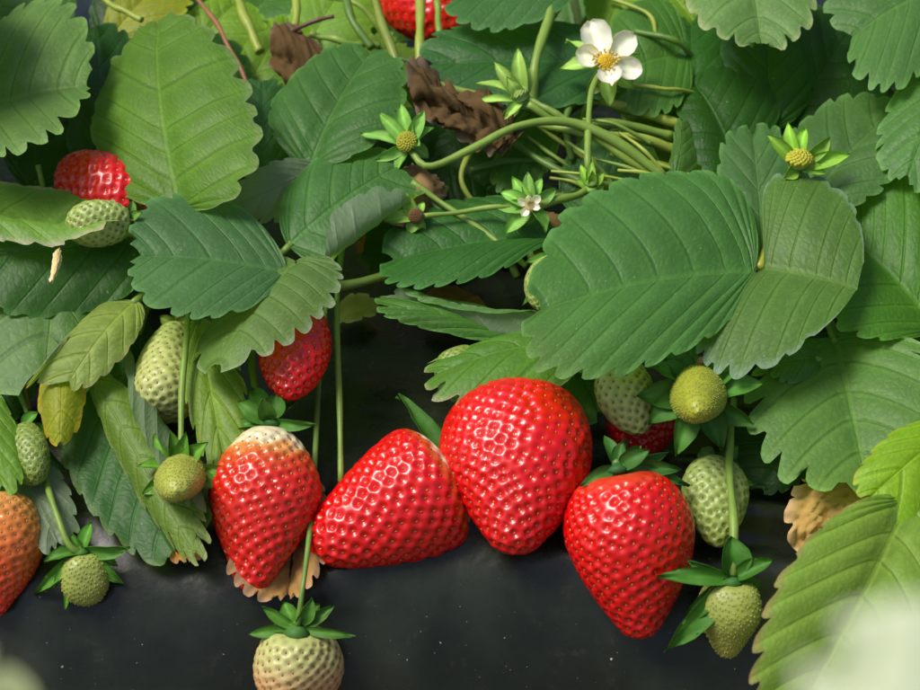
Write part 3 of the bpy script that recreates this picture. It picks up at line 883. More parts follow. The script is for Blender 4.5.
for k_ in range(16):
    x0 = tg.uniform(520, 640); y0 = tg.uniform(84, 190); o0 = tg.uniform(0.2, 2.4)
    x1 = x0 + tg.uniform(50, 120); y1 = y0 + tg.uniform(-10, 60)
    stalk(MP_, [(x0, y0, o0), ((x0 + x1) / 2, (y0 + y1) / 2 - tg.uniform(0, 16), o0 - 0.2), (x1, y1, o0 + tg.uniform(0.3, 1.2))], [tg.uniform(1.5, 2.6), tg.uniform(2, 3.2)],
          [STEMY, (0.30, 0.42, 0.06), STEM][k_ % 3])

# --- right plant
pr_ = stalk(RP_, [(760, 268, -1.2), (768, 232, 0.2), (752, 214, 1.2), (706, 208, 2.2), (680, 200, 4)], [4.5, 4.5, 5, 5], (0.33, 0.36, 0.05), 'petiole')
LEAF(pr_, (756, 270, -1.3), (530, 312, -2.8), (646, 186, -0.4), (622, 384, -2.6), (0.040, 0.120, 0.044), 'leaflet', n=11, teeth=0.075, bulge=0.06, camber=0.06, p_base=0.72)
LEAF(pr_, (764, 268, -1.3), (866, 292, -1.8), (808, 176, -1.0), (724, 368, -2.2), (0.056, 0.122, 0.040), 'leaflet', n=9, teeth=0.075, bulge=0.05, camber=0.1, p_base=0.36, p_tip=0.46, sweep=0.42, ob=0.95, quilt=0.6, fold=0.0, edge=(0.22, 0.34, 0.26))
LEAF(pr_, (764, 262, -0.4), (752, 130, 1.2), (718, 192, 0.8), (796, 180, 0.8), (0.042, 0.105, 0.052), 'leaflet', n=9, teeth=0.09, bulge=0.04)
LEAF(RP_, (744, -62, -0.6), (762, 50, -1.4), (684, -6, -1.0), (812, -8, -1.0), (0.085, 0.165, 0.082), n=9, teeth=0.10, bulge=0.05, edge=(0.35, 0.4, 0.2))
LEAF(RP_, (945, -10, -0.4), (848, 40, -0.4), (850, -20, 0.0), (905, 92, -1.0), (0.050, 0.125, 0.052), n=9, teeth=0.10)
LEAF(RP_, (800, 212, 0.2), (900, 106, 0.6), (806, 128, 1.4), (892, 184, -0.2), (0.046, 0.112, 0.048), n=9, teeth=0.10, bulge=0.05)
LEAF(RP_, (950, 70, -0.4), (905, 182, -1.0), (886, 110, -0.6), (960, 150, -0.6), (0.046, 0.125, 0.045), n=8, teeth=0.12)
LEAF(RP_, (938, 330, 0.2), (842, 232, 0.6), (832, 330, -0.2), (925, 196, 0.4), (0.040, 0.125, 0.020), n=10, teeth=0.10, bulge=0.06)
LEAF(RP_, (834, 338, 0.6), (868, 490, -0.8), (756, 420, -0.2), (942, 398, -0.8), (0.062, 0.145, 0.048), n=8, teeth=0.15, bulge=0.05, camber=0.05, p_base=0.8)
LEAF(RP_, (930, 310, 1.0), (850, 360, 0.6), (860, 310, 1.0), (930, 400, 0.2), (0.030, 0.095, 0.020), n=9)
LEAF(RP_, (960, 420, -2.4), (866, 500, -2.8), (886, 440, -2.6), (940, 520, -2.2), (0.12, 0.24, 0.015), n=8, teeth=0.10, edge=(0.3, 0.33, 0.03))
LEAF(RP_, (908, 500, -2.6), (788, 730, -3.8), (778, 582, -3.6), (950, 660, -2.4), (0.120, 0.215, 0.050), n=11, teeth=0.07, bulge=0.05, camber=0.08, quilt=1.1, edge=(0.3, 0.2, 0.1))
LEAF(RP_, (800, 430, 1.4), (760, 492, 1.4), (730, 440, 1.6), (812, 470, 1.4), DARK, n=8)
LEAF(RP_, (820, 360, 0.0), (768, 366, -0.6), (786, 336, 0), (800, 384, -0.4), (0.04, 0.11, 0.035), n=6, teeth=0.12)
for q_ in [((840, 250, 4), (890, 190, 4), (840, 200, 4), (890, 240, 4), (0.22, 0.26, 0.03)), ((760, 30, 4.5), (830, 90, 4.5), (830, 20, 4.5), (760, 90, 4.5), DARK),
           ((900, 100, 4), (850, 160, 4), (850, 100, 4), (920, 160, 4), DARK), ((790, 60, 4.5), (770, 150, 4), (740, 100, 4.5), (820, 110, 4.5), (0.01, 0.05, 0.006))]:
    LEAF(RP_, *q_)  # sun fleck put in as a yellow leaf, deep shade as dark tints
# leaves behind, deep shade put into their dark tints
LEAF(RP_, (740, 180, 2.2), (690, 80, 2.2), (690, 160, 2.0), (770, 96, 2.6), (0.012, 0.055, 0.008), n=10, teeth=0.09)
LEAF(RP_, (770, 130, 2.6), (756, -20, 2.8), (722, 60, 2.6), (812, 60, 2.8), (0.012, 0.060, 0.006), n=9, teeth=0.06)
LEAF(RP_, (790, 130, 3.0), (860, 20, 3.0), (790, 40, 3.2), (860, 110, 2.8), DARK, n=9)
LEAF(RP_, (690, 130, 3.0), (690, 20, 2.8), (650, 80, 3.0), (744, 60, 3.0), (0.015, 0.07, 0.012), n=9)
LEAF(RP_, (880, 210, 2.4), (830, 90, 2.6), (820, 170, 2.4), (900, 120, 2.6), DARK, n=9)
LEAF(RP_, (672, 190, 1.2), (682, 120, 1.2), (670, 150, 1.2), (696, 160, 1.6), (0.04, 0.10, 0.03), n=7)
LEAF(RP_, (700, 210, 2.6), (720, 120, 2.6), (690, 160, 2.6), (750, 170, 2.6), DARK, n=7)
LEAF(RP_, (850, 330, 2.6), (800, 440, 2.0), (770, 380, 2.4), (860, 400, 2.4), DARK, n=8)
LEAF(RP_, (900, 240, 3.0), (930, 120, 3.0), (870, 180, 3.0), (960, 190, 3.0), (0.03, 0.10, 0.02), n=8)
stalk(RP_, [(660, 140, 2.4), (700, 170, 2.2), (740, 210, 2.4)], [5, 5, 5], STEMY)

# ------------------------------------------------------------------ ripe fruit
RED = (0.64, 0.002, 0.002)
RED2 = (0.55, 0.002, 0.002)
ORG = (0.60, 0.09, 0.012)
WHT = (0.68, 0.62, 0.40)
RIPE = [(0, (0.6, 0.06, 0.02)), (0.08, RED), (0.6, RED), (1, RED2)]
GR = 'ripe strawberries on the bed'
BIG = (210, 170)

f1, W, S_, Dv_, ax = fruit('strawberry', [(270, 428), (262, 510), (251, 596)],
    [(0.02, 0), (0.0, 14), (0.04, 26), (0.14, 40), (0.28, 52), (0.42, 55), (0.62, 44), (0.8, 28), (0.94, 15), (1.0, 0)],
    'red strawberry with a white shoulder and orange flush hanging under its calyx', GR,
    [(0, WHT), (0.09, WHT), (0.13, (0.66, 0.30, 0.08)), (0.18, ORG), (0.30, (0.62, 0.015, 0.005)), (1, RED)], spacing=11.2, res=BIG, sd=1, do=(-1.6, 0))
calyx(f1, W[0] - ax * 0.002, [(238, 402, 0.2, 20), (252, 388, 0.9, 20), (276, 394, 0.3, 22), (316, 424, -0.4, 12), (296, 402, 0.8, 16), (262, 398, -0.7, 18), (226, 430, 0.3, 12)], SEP, axis=ax, rad=13, sd=1)
tube('stalk', [W[0] - ax * 0.003, Q((256, 392, -0.2)), Q((252, 360, 0.4)), Q((256, 320, 2))], [4.5, 4, 4], STEM, None, f1, world=True)

f2, W, S_, Dv_, ax = fruit('strawberry', [(448, 476), (380, 514), (311, 551)],
    [(0.05, 0), (0.0, 30), (0.04, 54), (0.14, 68), (0.30, 66), (0.5, 57), (0.7, 44), (0.88, 30), (0.97, 16), (1.0, 0)],
    'large glossy red strawberry lying on its side with pointed end over plastic edge', GR,
    [(0, WHT), (0.045, WHT), (0.07, ORG), (0.13, RED), (1, RED)], spacing=12.6, res=BIG, sd=2, do=(1.0, 0.0))
calyx(f2, W[0] - ax * 0.001, [(398, 394, 0.8, 22), (432, 420, 1.2, 18), (470, 430, 1.5, 16), (478, 480, 1.2, 14)], (0.03, 0.10, 0.02), axis=ax, rad=12, sd=2)

f3, W, S_, Dv_, ax = fruit('strawberry', [(508, 391), (518, 470), (513, 554)],
    [(0.03, 0), (0.0, 25), (0.05, 46), (0.18, 66), (0.38, 73), (0.56, 66), (0.72, 50), (0.86, 33), (0.96, 18), (1.0, 0)],
    'largest red strawberry, broad heart shape with dry brown stem end', GR, RIPE, spacing=12.0, res=BIG, sd=3, do=(-1.2, -1.0))
calyx(f3, W[0] - ax * 0.001, [(506, 376, 0.2, 9), (498, 384, 0.5, 10), (540, 398, 1.0, 16), (470, 400, 1.0, 16)], (0.16, 0.10, 0.045), axis=ax, rad=8, sd=3)

f4, W, S_, Dv_, ax = fruit('strawberry', [(618, 474), (632, 556), (642, 640)],
    [(0.03, 0), (0.0, 24), (0.05, 44), (0.18, 60), (0.34, 66), (0.52, 60), (0.7, 46), (0.86, 29), (0.96, 16), (1.0, 0)],
    'red conical strawberry hanging over the plastic edge below curled green sepals', GR, RIPE, spacing=12.0, res=BIG, sd=4, do=(-1.4, -0.4))
calyx(f4, W[0] - ax * 0.002, [(580, 486, -0.4, 14), (604, 436, 0.6, 14), (622, 442, 0.2, 14), (650, 450, -0.3, 18), (682, 470, 0.2, 16), (690, 486, 0.4, 14), (640, 446, 0.9, 14), (668, 452, 0.6, 14)], (0.035, 0.115, 0.03), axis=ax, rad=14, sd=4)
tube('stalk', [W[0] - ax * 0.003, Q((626, 440, 1.0)), Q((636, 400, 2.2))], [4.5, 4], STEMD, None, f4, world=True)

f5, W, S_, Dv_, ax = fruit('strawberry', [(300, 312), (294, 356), (288, 401)],
    [(0.05, 0), (0.0, 16), (0.06, 26), (0.3, 35), (0.55, 34), (0.78, 25), (0.93, 13), (1.0, 0)],
    'smaller red strawberry half hidden under a grey-green leaflet beside upright stalks', GR, RIPE, spacing=9.5, res=(130, 110), sd=5, depth=(-0.9, -1.1))
calyx(f5, W[0] - ax * 0.001, [(326, 326, -0.6, 9), (280, 316, 0.4, 12), (318, 304, 0.6, 12)], SEP, axis=ax, rad=8, sd=5)
tube('stalk', [W[0], Q((316, 290, 1.6)), Q((322, 240, 3))], [4, 4], STEM, None, f5, world=True)

f6, W, S_, Dv_, ax = fruit('strawberry', [(150, 222), (106, 194), (58, 166)],
    [(0.06, 0), (0.0, 18), (0.08, 30), (0.3, 42), (0.6, 40), (0.85, 28), (0.96, 14), (1.0, 0)],
    'red strawberry tucked behind a small pale unripe berry among leaves', GR, RIPE, spacing=11, res=(130, 110), sd=6, depth=(1.0, 0.6))
calyx(f6, W[0], [(150, 190, -0.4, 12), (128, 198, -1.2, 10), (152, 226, -0.6, 12), (134, 232, -1.2, 10), (160, 206, 0, 14)], (0.07, 0.17, 0.04), axis=ax, rad=9, sd=6)

f7, W, S_, Dv_, ax = fruit('strawberry', [(650, 400), (640, 428), (634, 458)],
    [(0.05, 0), (0.0, 18), (0.1, 30), (0.4, 37), (0.7, 30), (0.92, 14), (1.0, 0)],
    'dark red strawberry in shadow behind pale unripe fruit', GR, [(0, RED2), (1, RED2)], spacing=10, res=(100, 90), sd=7, depth=(1.4, 1.3))

f8, W, S_, Dv_, ax = fruit('strawberry', [(-4, 494), (-4, 556), (-8, 620)],
    [(0.03, 0), (0.0, 22), (0.06, 36), (0.25, 46), (0.45, 47), (0.65, 37), (0.85, 20), (0.96, 10), (1.0, 0)],
    'orange-red half ripened strawberry under a pale leaf underside', GR,
    [(0, (0.66, 0.34, 0.08)), (0.3, (0.72, 0.22, 0.04)), (0.6, (0.72, 0.11, 0.015)), (0.85, (0.66, 0.03, 0.006)), (1, RED)], spacing=9.5, res=(130, 120), sd=8, seed_col=(0.5, 0.25, 0.05), do=(-0.2, -0.2))
calyx(f8, W[0], [(-10, 470, -0.4, 14), (14, 486, -0.6, 14), (-34, 500, 0, 14)], SEP, axis=ax, rad=12, sd=8)

f9, W, S_, Dv_, ax = fruit('strawberry', [(398, -22), (428, 4), (462, 36)],
    [(0.05, 0), (0.0, 20), (0.1, 36), (0.4, 42), (0.7, 34), (0.92, 16), (1.0, 0)],
    'red strawberry beyond the upright stalks among sunlit background leaves', GR, RIPE, spacing=11, res=(90, 80), sd=9, depth=(5.5, 5.2))
calyx(f9, W[0], [(388, -4, -0.8, 14), (410, 20, -1.5, 12), (372, -20, 0, 14)], SEPL, axis=ax, rad=9, sd=9)

# ------------------------------------------------------------------ unripe fruit
PALE = (0.42, 0.47, 0.15)
PALG = (0.30, 0.40, 0.10)
YOUNG = (0.38, 0.43, 0.07)
YGRN = (0.30, 0.37, 0.075)
GU = 'unripe strawberries on the plants'
SEEDG = (0.20, 0.19, 0.03)


def unripe(axis, prof, label, col, spacing=8.0, pit=0.8, depth=None, sd=0, res=(100, 90), seed_col=SEEDG, seed_size=0.9, bump_out=False, do=(0, 0), flat=0.9):
    cs = col if isinstance(col, list) else [(0, col), (1, col)]
    return fruit('unripe_strawberry', axis, prof, label, GU, cs, spacing=spacing, pit=pit, res=res, flat=flat, seed_col=seed_col, seed_size=seed_size,
                 mat=M_UNRIPE, do=do, depth=depth, bump_out=bump_out, sd=sd + 40, cat='strawberry', lump=0.06)


u1, W, _, _, ax = unripe([(130, 220), (96, 224), (64, 226)], [(0.04, 0), (0, 9), (0.1, 16), (0.35, 22), (0.7, 21), (0.92, 12), (1, 0)],
    'small pale unripe strawberry resting in a curled leaf in front of red fruit', PALG, 7.4, 1.1, (-1.9, -2.1), 1, seed_size=0.8)
calyx(u1, W[0], [(142, 212, -0.2, 10), (140, 234, -0.2, 10), (132, 200, 0.2, 9), (148, 224, 0.3, 10)], (0.09, 0.19, 0.05), axis=ax, rad=6, sd=21)

u2, W, _, _, ax = unripe([(176, 326), (166, 370), (160, 416)], [(0.03, 0), (0, 9), (0.06, 15), (0.3, 26), (0.6, 33), (0.82, 34), (0.95, 24), (0.995, 9), (1, 0)],
    'creamy unripe strawberry widening to a blunt end between serrated leaves', [(0, PALG), (0.4, PALE), (1, PALE)], 9.0, 1.05, (0.9, 0.3), 2, (120, 100), (0.28, 0.17, 0.03))
calyx(u2, W[0], [(160, 316, 0, 12), (190, 318, -0.2, 12), (178, 306, 0.4, 12)], (0.12, 0.18, 0.05), axis=ax, rad=7, sd=22)

u3, W, _, _, ax = unripe([(180, 474), (180, 476.5), (179, 479)], [(0.0, 0), (-0.7, 10), (-0.8, 18), (0.0, 23), (0.9, 23.5), (2.2, 19), (3.2, 9), (3.4, 0)],
    'tiny round yellow-green berry ringed by sepals below creamy unripe fruit', YOUNG, 3.6, 0.8, (-0.6, -1.2), 3, (70, 80), (0.36, 0.39, 0.08), 0.55, True)
u3c = Q((180, 474, -0.5))
calyx(u3, u3c, [(138, 466, -0.4, 17), (154, 434, -0.1, 15), (170, 430, -0.4, 16), (186, 432, -0.4, 16), (208, 442, -0.4, 20), (228, 466, -0.2, 17), (222, 488, -0.4, 20), (208, 508, -0.3, 17), (188, 514, -0.4, 15), (168, 512, -0.2, 15), (142, 494, -0.3, 17), (150, 478, 0.1, 16)], (0.075, 0.19, 0.03), axis=unit(np.array([0, -0.6, -0.5])), rad=15, sd=23)
tube('stalk', [u3c + np.array([0, 0.004, 0.003]), Q((181, 440, -0.8)), Q((183, 380, -1.0)), Q((187, 320, -0.6)), Q((190, 280, 1.5))], [3.4, 3.4, 3.2, 3.2], STEM, None, u3, world=True)

u4, W, _, _, ax = unripe([(22, 428), (28, 454), (38, 484)], [(0.03, 0), (0, 10), (0.1, 16), (0.4, 22), (0.7, 20), (0.92, 11), (1, 0)],
    'green unripe strawberry hanging above the pale leaf underside', (0.20, 0.30, 0.055), 6.2, 0.9, (-0.2, -0.4), 4)
calyx(u4, W[0], [(54, 436, 0.4, 14), (66, 470, 0.4, 16), (38, 412, 0.2, 14), (4, 424, 0.3, 12), (48, 498, 0.6, 12)], SEP, axis=ax, rad=9, sd=24)

u5, W, _, _, ax = unripe([(82, 554), (85, 578), (88, 606)], [(0.03, 0), (0, 10), (0.1, 17), (0.4, 22), (0.7, 21), (0.92, 12), (1, 0)],
    'small green berry with spread star-like sepals dangling over bare black plastic', YGRN, 4.8, 0.8, None, 5, (80, 80), (0.30, 0.32, 0.06), 0.7, True, (-0.4, -0.2))
calyx(u5, W[0] - ax * 0.001, [(44, 562, -0.2, 14), (34, 594, 0.2, 13), (66, 610, 0.3, 13), (72, 534, 0.1, 14), (92, 522, 0.2, 15), (130, 548, -0.2, 16), (124, 584, 0.3, 14), (118, 566, 0.3, 14), (54, 588, -0.1, 11)], (0.055, 0.165, 0.028), axis=ax, rad=10, sd=25)
tube('stalk', [W[0], Q((70, 546, -0.1)), Q((56, 512, -0.3)), Q((46, 480, 0.2)), Q((40, 440, 1.8))], [3.4, 3.4, 3.2, 3], STEM, None, u5, world=True)

u6, W, _, _, ax = unripe([(297, 632), (297, 672), (296, 720)], [(0.02, 0), (0, 18), (0.06, 30), (0.28, 42), (0.5, 44), (0.75, 34), (0.93, 16), (1, 0)],
    'creamy pink-tinged unripe strawberry hanging low on the black plastic', [(0, PALE), (0.2, (0.5, 0.48, 0.19)), (0.5, (0.6, 0.36, 0.16)), (1, (0.6, 0.2, 0.08))], 10.4, 0.9, None, 6, (130, 110), (0.30, 0.11, 0.02), 0.95, False, (-0.2, -0.2))
calyx(u6, W[0] - ax * 0.001, [(248, 634, 0.1, 13), (262, 606, -0.1, 12), (284, 602, 0.3, 18), (312, 598, -0.1, 16), (320, 604, 0.4, 18), (334, 606, 0.1, 13), (356, 636, -0.1, 10), (332, 650, 0.4, 16), (270, 630, 0.3, 16)], (0.055, 0.155, 0.03), axis=ax, rad=17, sd=26)
tube('stalk', [W[0] - ax * 0.001, Q((302, 596, -0.3)), Q((308, 545, -0.1)), Q((314, 470, 0.3)), Q((320, 380, 0.8)), Q((326, 300, 1.6)), Q((330, 240, 3))], [2.9, 2.8, 2.8, 3], (0.15, 0.27, 0.05), None, u6, world=True)

u7, W, _, _, ax = unripe([(698, 390), (698, 393), (698, 396)], [(0.0, 0), (-1, 12), (-1.2, 21), (0, 27), (1.0, 27.5), (2.2, 21), (3.3, 9), (3.5, 0)],
    'round yellow-green berry facing out of a ring of dark sepals', (0.34, 0.39, 0.03), 3.9, 0.8, (-1.2, -2.0), 7, (76, 84), (0.36, 0.39, 0.08), 0.55, True)
u7c = Q((696, 394, -1.1))
calyx(u7, u7c, [(648, 366, -0.5, 28), (636, 396, -0.2, 30), (648, 424, -0.4, 30), (676, 456, -0.5, 26), (722, 450, -0.5, 30), (754, 424, -0.3, 26), (764, 384, -0.4, 26), (744, 358, -0.1, 24), (664, 346, 0.0, 26), (714, 348, 0.0, 24), (690, 342, 0, 20)], (0.05, 0.15, 0.035), axis=unit(np.array([0, -0.6, -0.5])), rad=17, sd=27)
tube('stalk', [u7c + np.array([0, 0.004, 0.002]), Q((694, 372, 0.6)), Q((690, 340, 1.5)), Q((700, 280, 3))], [4, 4, 4], STEM, None, u7, world=True)
tube('withered_style', [P(698, 366, canopy(394) - 0.013), P(703, 360, canopy(394) - 0.014), P(709, 364, canopy(394) - 0.013)], [4, 5, 2], (0.3, 0.2, 0.09), M_DRY, u7, world=True, n=8)

u8, W, _, _, ax = unripe([(616, 360), (626, 395), (642, 434)], [(0.03, 0), (0, 12), (0.1, 20), (0.35, 27), (0.6, 26), (0.85, 17), (0.96, 8), (1, 0)],
    'pale unripe strawberry under the broad leaflet, above the dark red fruit', PALE, 9.0, 1.05, (-0.3, -0.3), 8, seed_col=(0.26, 0.18, 0.03))
calyx(u8, W[0], [(640, 366, -0.2, 16), (600, 362, 0.2, 14)], SEP, axis=ax, rad=8, sd=28)

u9, W, _, _, ax = unripe([(714, 462), (716, 502), (717, 547)], [(0.03, 0), (0, 14), (0.08, 24), (0.3, 33), (0.55, 31), (0.8, 20), (0.95, 9), (1, 0)],
    'pale green unripe strawberry with a thin stalk crossing in front', [(0, (0.22, 0.32, 0.08)), (0.5, PALG), (1, (0.27, 0.36, 0.07))], 8.8, 1.15, (0.4, 0.0), 9, (120, 100))
calyx(u9, W[0], [(690, 480, -0.5, 22), (704, 488, -1.0, 16), (744, 470, -0.3, 18), (756, 484, 0.2, 16), (700, 450, 0.4, 18), (738, 446, 0.4, 18)], (0.06, 0.15, 0.05), axis=ax, rad=12, sd=29)

u10, W, _, _, ax = unripe([(732, 582), (729, 616), (727, 657)], [(0.03, 0), (0, 16), (0.08, 26), (0.3, 33), (0.5, 31), (0.72, 22), (0.9, 13), (0.97, 8), (1, 0)],
    'tapered green berry with thick cupped sepals beside a large bright leaf', [(0, (0.32, 0.38, 0.09)), (0.5, (0.30, 0.37, 0.07)), (1, (0.34, 0.34, 0.07))], 5.0, 0.8, None, 10, (96, 90), (0.34, 0.36, 0.08), 0.7, True, (-1.4, -1.0))
calyx(u10, W[0] - ax * 0.001, [(656, 576, -0.4, 18), (688, 560, -0.1, 16), (730, 536, 0.1, 32), (774, 560, -0.2, 18), (664, 652, 0.2, 24), (684, 624, 0.5, 18), (760, 590, 0.6, 16)], (0.045, 0.15, 0.03), axis=ax, rad=13, sd=30, cup=0.5)
tube('stalk', [W[0] - ax * 0.002, Q((734, 530, -1.3)), Q((730, 480, -1.0)), Q((730, 446, -0.4)), Q((734, 400, 1.5))], [4.4, 4.2, 3.8, 3.4], STEM, None, u10, world=True)

u11, W, _, _, ax = unripe([(560, 262), (548, 284), (538, 310)], [(0.03, 0), (0, 10), (0.1, 17), (0.4, 23), (0.7, 20), (0.92, 10), (1, 0)],
    'pale unripe strawberry peeking out from behind the broad leaflet edge', PALG, 6.4, 0.9, (-0.4, -0.4), 11, seed_size=0.8)
calyx(u11, W[0], [(526, 262, -0.2, 14), (534, 286, -0.5, 9), (522, 306, -0.2, 11), (560, 246, 0, 14), (572, 250, 0.2, 12)], SEP, axis=ax, rad=8, sd=31)

u12, W, _, _, ax = unripe([(452, 350), (462, 376), (472, 404)], [(0.03, 0), (0, 12), (0.1, 20), (0.4, 27), (0.7, 24), (0.92, 12), (1, 0)],
    'green unripe strawberry sheltered under a drooping leaf above big red fruit', (0.20, 0.30, 0.05), 6.4, 0.9, (0.3, 0.8), 12)

# ------------------------------------------------------------------ flowers and buds
def dome(name, c, r, axis, tint, parent, n=90, size=1.0, mat=None):
    """flower centre: a dome carrying many small grains, one joined part"""
    axis = unit(axis)
    a1 = unit(np.cross(axis, RIGHT + 0.1)); a2 = np.cross(axis, a1)
    k = np.arange(n) + 0.5
    z = 1 - k / n * 0.95
    rr = np.sqrt(1 - z * z)
    th = k * 2.39996
    dirs = (np.cos(th) * rr)[:, None] * a1 + (np.sin(th) * rr)[:, None] * a2 + (z * 0.75)[:, None] * axis
    pos = c + dirs * r
    g = r * 0.17 * size
    vs = (pos[:, None, :] + SV[None] * g).reshape(-1, 3)
    nb = len(vs)
    body = c + (SV @ np.stack([a1, a2, axis * 0.75])) * r
    sf = (SF[None] + (np.arange(n) * len(SV))[:, None, None]).reshape(-1, 4)
    fs = [list(dict.fromkeys(q)) for q in sf.tolist()] + [list(dict.fromkeys(q)) for q in (SF + nb).tolist()]
    vs = np.vstack([vs, body])
    r_ = np.random.default_rng(5)
    col = np.asarray(tint)[None] * r_.uniform(0.75, 1.25, (len(vs), 1))
    return mesh_from(name, vs, fs, mat or M_POLLEN, parent, col)


def blossom(name, c, label, petals, sepals, centre_r, centre_tint, facing, sep_tint=SEPL, petal_tint=(0.72, 0.74, 0.77), group=None, cat='flower', sd=0, sw=14, calyx_rad=9):
    cw = Q(c)
    depth = canopy(c[1]) + c[2] * 0.01
    ps = (D + depth) / D
    root = empty(name, cw, label, cat, group)
    for i, (px, py, dz, w) in enumerate(petals):
        blade('petal', cw + unit(P(px, py, depth + dz * 0.01) - cw) * 0.0012, P(px, py, depth + dz * 0.01), w * MM * ps, petal_tint, M_PETAL, root, bulge=-0.08, cup=0.35, shape='petal', seed=sd + i, rows=14)
    calyx(root, cw + 0.0022 * unit(-np.asarray(facing)), sepals, sep_tint, width=sw, axis=np.asarray(facing), rad=calyx_rad, sd=sd + 50)
    if centre_r:
        dome('flower_centre', cw, centre_r * MM * ps * (0.8 if len(petals) and centre_r > 8 else 1), facing, centre_tint, root)
        if len(petals) and centre_r > 8:
            a1 = unit(np.cross(facing, RIGHT + 0.1)); a2 = np.cross(facing, a1)
            for k in range(18):
                th = 2 * math.pi * (k + 0.3 * math.sin(k * 7)) / 18
                dr = a1 * math.cos(th) + a2 * math.sin(th)
                b0 = cw + dr * centre_r * MM * 0.7; e0 = cw + dr * centre_r * MM * (1.25 + 0.2 * math.sin(k * 5)) + np.asarray(facing) * 0.0016
                tube('stamen', [b0, e0, e0 + dr * 0.0004], [0.7, 0.7, 1.9], (0.50, 0.48, 0.12), M_POLLEN, root, sides=6, n=6, world=True, tint2=(0.62, 0.42, 0.04))
    return root, cw


face = unit(-FWD + 0.5 * UP)
fl, c_ = blossom('strawberry_flower', (606, 62, -0.8), 'open white five-petalled strawberry blossom with yellow centre', 
    [(590, 20, 0.3, 32), (634, 34, 0.3, 26), (642, 72, 0.0, 24), (612, 84, -0.6, 26), (576, 52, 0.0, 24)],
    [(560, 70, 0.6, 18), (586, 96, 0.3, 16), (610, 106, 0.1, 18), (634, 88, 0.4, 14), (566, 40, 0.8, 14), (640, 54, 1, 12)], 10, (0.62, 0.42, 0.03), face, (0.22, 0.36, 0.13), sd=1)
tube('stalk', [c_ + 0.004 * FWD, Q((592, 90, -0.4)), Q((588, 130, -0.4)), Q((589, 170, -0.2)), Q((600, 200, 2))], [3.6, 3.6, 4, 4], STEM, None, fl, world=True)

GB = 'strawberry buds and spent flowers'
fl, c_ = blossom('spent_flower', (530, 206, -0.8), 'spent blossom with wilted white petals inside pale green sepals', 
    [(518, 200, -0.2, 8), (540, 196, -0.3, 9), (522, 216, -0.3, 9), (540, 208, -0.4, 7), (528, 196, -0.4, 8)],
    [(496, 208, 0, 14), (500, 192, 0.2, 14), (512, 176, 0.1, 13), (528, 172, 0.2, 13), (542, 178, 0.2, 12), (556, 188, 0, 13), (546, 232, -0.1, 15), (504, 234, 0, 16), (526, 226, 0.3, 12)], 6, (0.5, 0.42, 0.2), unit(-FWD - 0.3 * RIGHT), group=GB, cat='flower', sd=2)
tube('stalk', [c_ + 0.003 * RIGHT, Q((556, 200, -0.6)), Q((576, 196, -0.3)), Q((596, 186, 0.4)), Q((640, 190, 2))], [4.5, 4.5, 4.5], STEM, None, fl, world=True)

fl, c_ = blossom('flower_bud', (407, 142, -0.9), 'pale green bud with long spread sepals in front of brown withered leaf', [],
    [(360, 134, 0.2, 14), (378, 112, 0.0, 14), (400, 102, 0.1, 16), (424, 110, 0, 14), (434, 128, 0.1, 14), (428, 158, 0.2, 14), (396, 172, 0.1, 14), (374, 160, 0.3, 12), (420, 146, -0.5, 12)], 10, (0.33, 0.34, 0.04), unit(-FWD - 0.4 * RIGHT + 0.3 * UP), group=GB, cat='bud', sd=3)
fl, c_ = blossom('flower_bud', (520, 94, -0.2), 'pale closed bud with upward sepals beside thick upright stalk', [],
    [(476, 84, 0.1, 12), (494, 62, 0.1, 14), (518, 48, 0.0, 16), (528, 66, 0.3, 12), (470, 104, 0.2, 9), (496, 126, 0.1, 11), (504, 120, -0.3, 9), (506, 76, -0.5, 14)], 9, (0.30, 0.42, 0.12), unit(UP - 0.5 * RIGHT - 0.4 * FWD), (0.23, 0.37, 0.13), group=GB, cat='bud', sd=4)
tube('stalk', [c_ + 0.002 * FWD, Q((546, 108, 0.0)), Q((566, 120, 0.2))], [3.5, 4], STEM, None, fl, world=True)
fl, c_ = blossom('flower_bud', (799, 160, -1.6), 'yellow-centred bud opening its green sepals above broad leaflet', [],
    [(766, 134, 0.0, 14), (788, 122, 0.1, 14), (806, 128, 0.2, 16), (830, 136, 0.1, 14), (850, 154, 0.0, 16), (826, 174, -0.1, 13), (776, 150, 0.3, 12), (784, 178, -0.2, 14)], 13, (0.44, 0.44, 0.05), unit(UP - 0.6 * FWD), (0.17, 0.34, 0.06), group=GB, cat='bud', sd=5, calyx_rad=12)
tube('stalk', [c_ + 0.002 * FWD, Q((802, 188, 0.0)), Q((806, 230, 2.5))], [4.5, 4.5], STEM, None, fl, world=True)
fl, c_ = blossom('spent_flower', (416, 216, -0.6), 'small shrivelled flower head with dark brown middle under the bud', [],
    [(384, 222, 0, 14), (404, 192, 0.1, 14), (396, 204, 0.2, 10), (408, 234, 0, 13), (424, 202, 0.1, 9), (424, 232, 0.2, 10)], 7, (0.14, 0.08, 0.03), unit(-FWD - 0.2 * RIGHT), (0.17, 0.30, 0.09), group=GB, cat='flower', sd=6)
fl, c_ = blossom('flower_bud', (591, 184, -0.2), 'tiny cluster of green bracts where flower stalks branch', [],
    [(580, 164, 0, 9), (592, 160, 0, 10), (604, 172, 0, 10), (604, 186, 0, 9), (576, 180, 0, 9), (592, 170, -0.4, 9), (612, 216, 0.1, 8)], 5, (0.2, 0.34, 0.08), unit(UP - 0.6 * FWD), (0.18, 0.34, 0.07), group=GB, cat='bud', sd=7)

